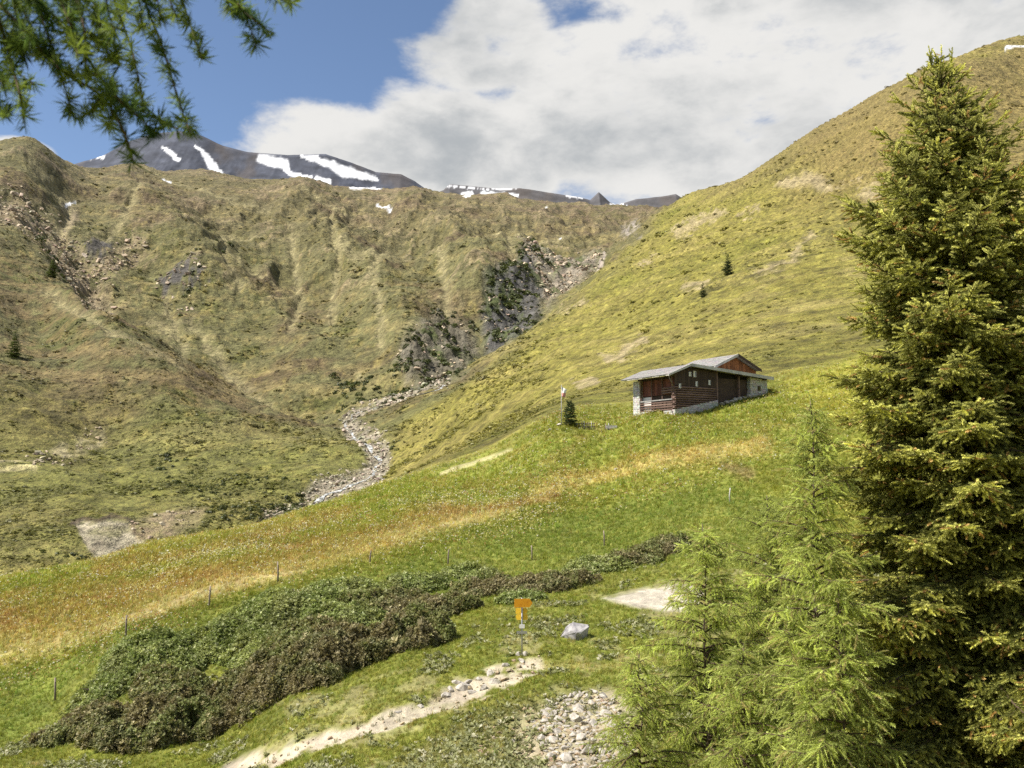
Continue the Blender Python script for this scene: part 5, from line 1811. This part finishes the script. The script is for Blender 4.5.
# ------------------------------------------------------------------ larch beside the viewer, one bough hanging into the picture
LR = Vector((-3.6, 2.5, 0))
LR.z = -1.75
near = thing("larch_tree", "dark larch bough hanging into the sky from the upper left, very close", "tree", LR)
MB().tube([(0, 0, -.5), (.05, 0, 1.5), (.02, .05, 4), (-.05, .1, 8), (0, .1, 11)], [.24, .20, .17, .11, .02], 12).build("trunk", larch_bark, near, True)
TW = [
    ([(-420, -150), (-250, -130), (-120, -80), (-20, -8), (15, 20), (58, 68), (100, 95), (122, 128), (134, 164)], 2.35, 2.6),
    ([(-250, -130), (-100, -120), (40, -60), (72, -10), (84, 30), (86, 76)], 2.3, 2.6),
    ([(-60, -40), (-10, 5), (5, 40), (16, 80), (22, 104), (25, 126)], 2.25, 1.6), ([(-30, 0), (-5, 60), (6, 92)], 2.45, 1.3),
    ([(15, 20), (10, 62), (34, 84)], 2.5, 1.2), ([(58, 68), (66, 92), (70, 112)], 2.4, 1.0), ([(58, 68), (40, 40), (22, 30)], 2.2, 1.2),
    ([(60, -60), (100, -30), (118, 12), (130, 44), (138, 76), (143, 104)], 2.55, 1.5), ([(100, -70), (136, -18), (150, 16), (164, 52), (176, 92), (184, 116), (190, 132)], 2.4, 1.6),
    ([(130, -70), (172, -20), (186, 12), (196, 42), (202, 60)], 2.45, 1.4), ([(150, -80), (212, -28), (238, 4), (254, 20), (274, 34)], 2.4, 1.5),
    ([(238, 4), (248, 22), (256, 46)], 2.4, 1.0), ([(190, -80), (250, -22), (274, -4), (292, 3)], 2.5, 1.3), ([(20, -50), (36, 0), (48, 36), (60, 66)], 2.3, 1.5),
    ([(40, -50), (64, 10), (82, 48), (104, 82), (124, 104), (148, 114), (178, 129)], 2.3, 1.8), ([(104, 82), (112, 112), (106, 128)], 2.35, 1.0), ([(124, 104), (146, 124), (154, 138)], 2.3, 1.0),
    ([(100, -40), (108, 10), (114, 30)], 2.2, 1.2), ([(-20, -30), (10, -5), (28, 20), (36, 54)], 2.5, 1.3), ([(70, -40), (94, 4), (100, 30), (98, 52)], 2.4, 1.3), ([(160, -50), (168, -6), (176, 16)], 2.3, 1.1),
    ([(204, -50), (222, -8), (232, 10)], 2.45, 1.0), ([(-50, 10), (-30, 60), (-8, 70), (2, 84)], 2.35, 1.2), ([(0, -30), (14, 4), (22, 44), (24, 60)], 2.4, 1.3), ([(126, -40), (140, 4), (140, 30)], 2.35, 1.2),
    ([(58, 68), (76, 76), (98, 74)], 2.25, 1.0), ([(-60, -60), (-5, -20), (30, 0), (66, 26), (78, 56)], 2.2, 1.4), ([(10, -60), (50, -20), (80, 2), (112, 40), (120, 66)], 2.45, 1.3), ([(-40, -30), (-8, 20), (30, 48), (50, 58)], 2.4, 1.2), ([(-40, 20), (-12, 36), (12, 44), (30, 40)], 2.3, 1.2), ([(30, -60), (58, -10), (70, 14), (72, 44)], 2.5, 1.2), ([(90, -60), (120, -8), (128, 14)], 2.3, 1.2), ([(-20, -50), (20, -14), (44, 8), (52, 26)], 2.25, 1.3), ([(150, -60), (158, 4), (160, 22)], 2.5, 1.0), ([(-60, 70), (-30, 90), (-6, 100), (6, 118)], 2.3, 1.0), ([(100, 95), (92, 112), (74, 118)], 2.45, .9), ([(84, 30), (104, 46), (112, 60)], 2.3, 1.0),
]
tw = MB()
P, D, Q, Sz = [], [], [], []
rt = random.Random(99)
for k, (pl, d, th) in enumerate(TW):
    pl = smooth_path(pl, 5)
    pts = [at(u_, v_, d + .10 * math.sin(i * .5 + k)) - LR for i, (u_, v_) in enumerate(pl)]
    tw.tube(pts, [th * .0026 * (1 - .62 * i / len(pts)) for i in range(len(pts))], 6)
    q0 = rt.random()
    for i in range(len(pts) - 1):
        a, b = pts[i], pts[i + 1]
        n = max(1, int((b - a).length / .016))
        for j in range(n):
            P.append(a.lerp(b, (j + rt.random()) / n))
            ax = (b - a).normalized()
            rd = Vector((rt.uniform(-1, 1), rt.uniform(-1, 1), rt.uniform(-1, 1)))
            rd = (rd - ax * rd.dot(ax)).normalized()
            D.append((rd + ax * .45).normalized())
            Q.append(min(1, max(0, q0 + rt.gauss(0, .25))))
            Sz.append(rt.uniform(.8, 1.75))
b0 = at(-420, -150, 2.35) - LR
tw.tube([(0, 0, b0.z + .15), (b0.x * .5, b0.y * .5 + .0, b0.z + .08), b0], [.035, .02, .009], 7)
tw.build("bough", twig_mat, near, True)


def tuft(n, seed):
    r = np.random.default_rng(seed)
    V, Fc = [], []
    for k in range(n):
        a, e = r.uniform(0, 6.28), r.uniform(.15, 1.35)
        d = np.array([np.cos(a) * np.cos(e), np.sin(a) * np.cos(e), np.sin(e)])
        s_ = np.cross(d, [0.2, .1, 1.0])
        s_ /= np.linalg.norm(s_)
        L = .030 * r.uniform(.7, 1.2)
        b = len(V)
        V += [tuple(-s_ * .0006), tuple(s_ * .0006), tuple(d * L * .6 + s_ * .0010), tuple(d * L), tuple(d * L * .6 - s_ * .0010)]
        Fc += [(b, b + 1, b + 2), (b, b + 2, b + 4), (b + 4, b + 2, b + 3)]
    return V, Fc


tuft_protos = [tri_proto("needle_tuft", *tuft(17, s_), soft_needle_mat) for s_ in (81, 82, 83)]
n = len(P)
q = np.array(Q)[:, None]
rg = np.random.default_rng(98)
C = (np.array((.055, .105, .038)) * (1 - q) + np.array((.25, .31, .06)) * q) * rg.uniform(.7, 1.25, (n, 1))
scatter("needles", np.array([tuple(p_) for p_ in P]), euler_from_dir(np.array([tuple(d_) for d_ in D]), rg.uniform(0, 6.28, n)), np.array(Sz), C, tuft_protos, rg.integers(0, 3, n), near, kind='stuff')
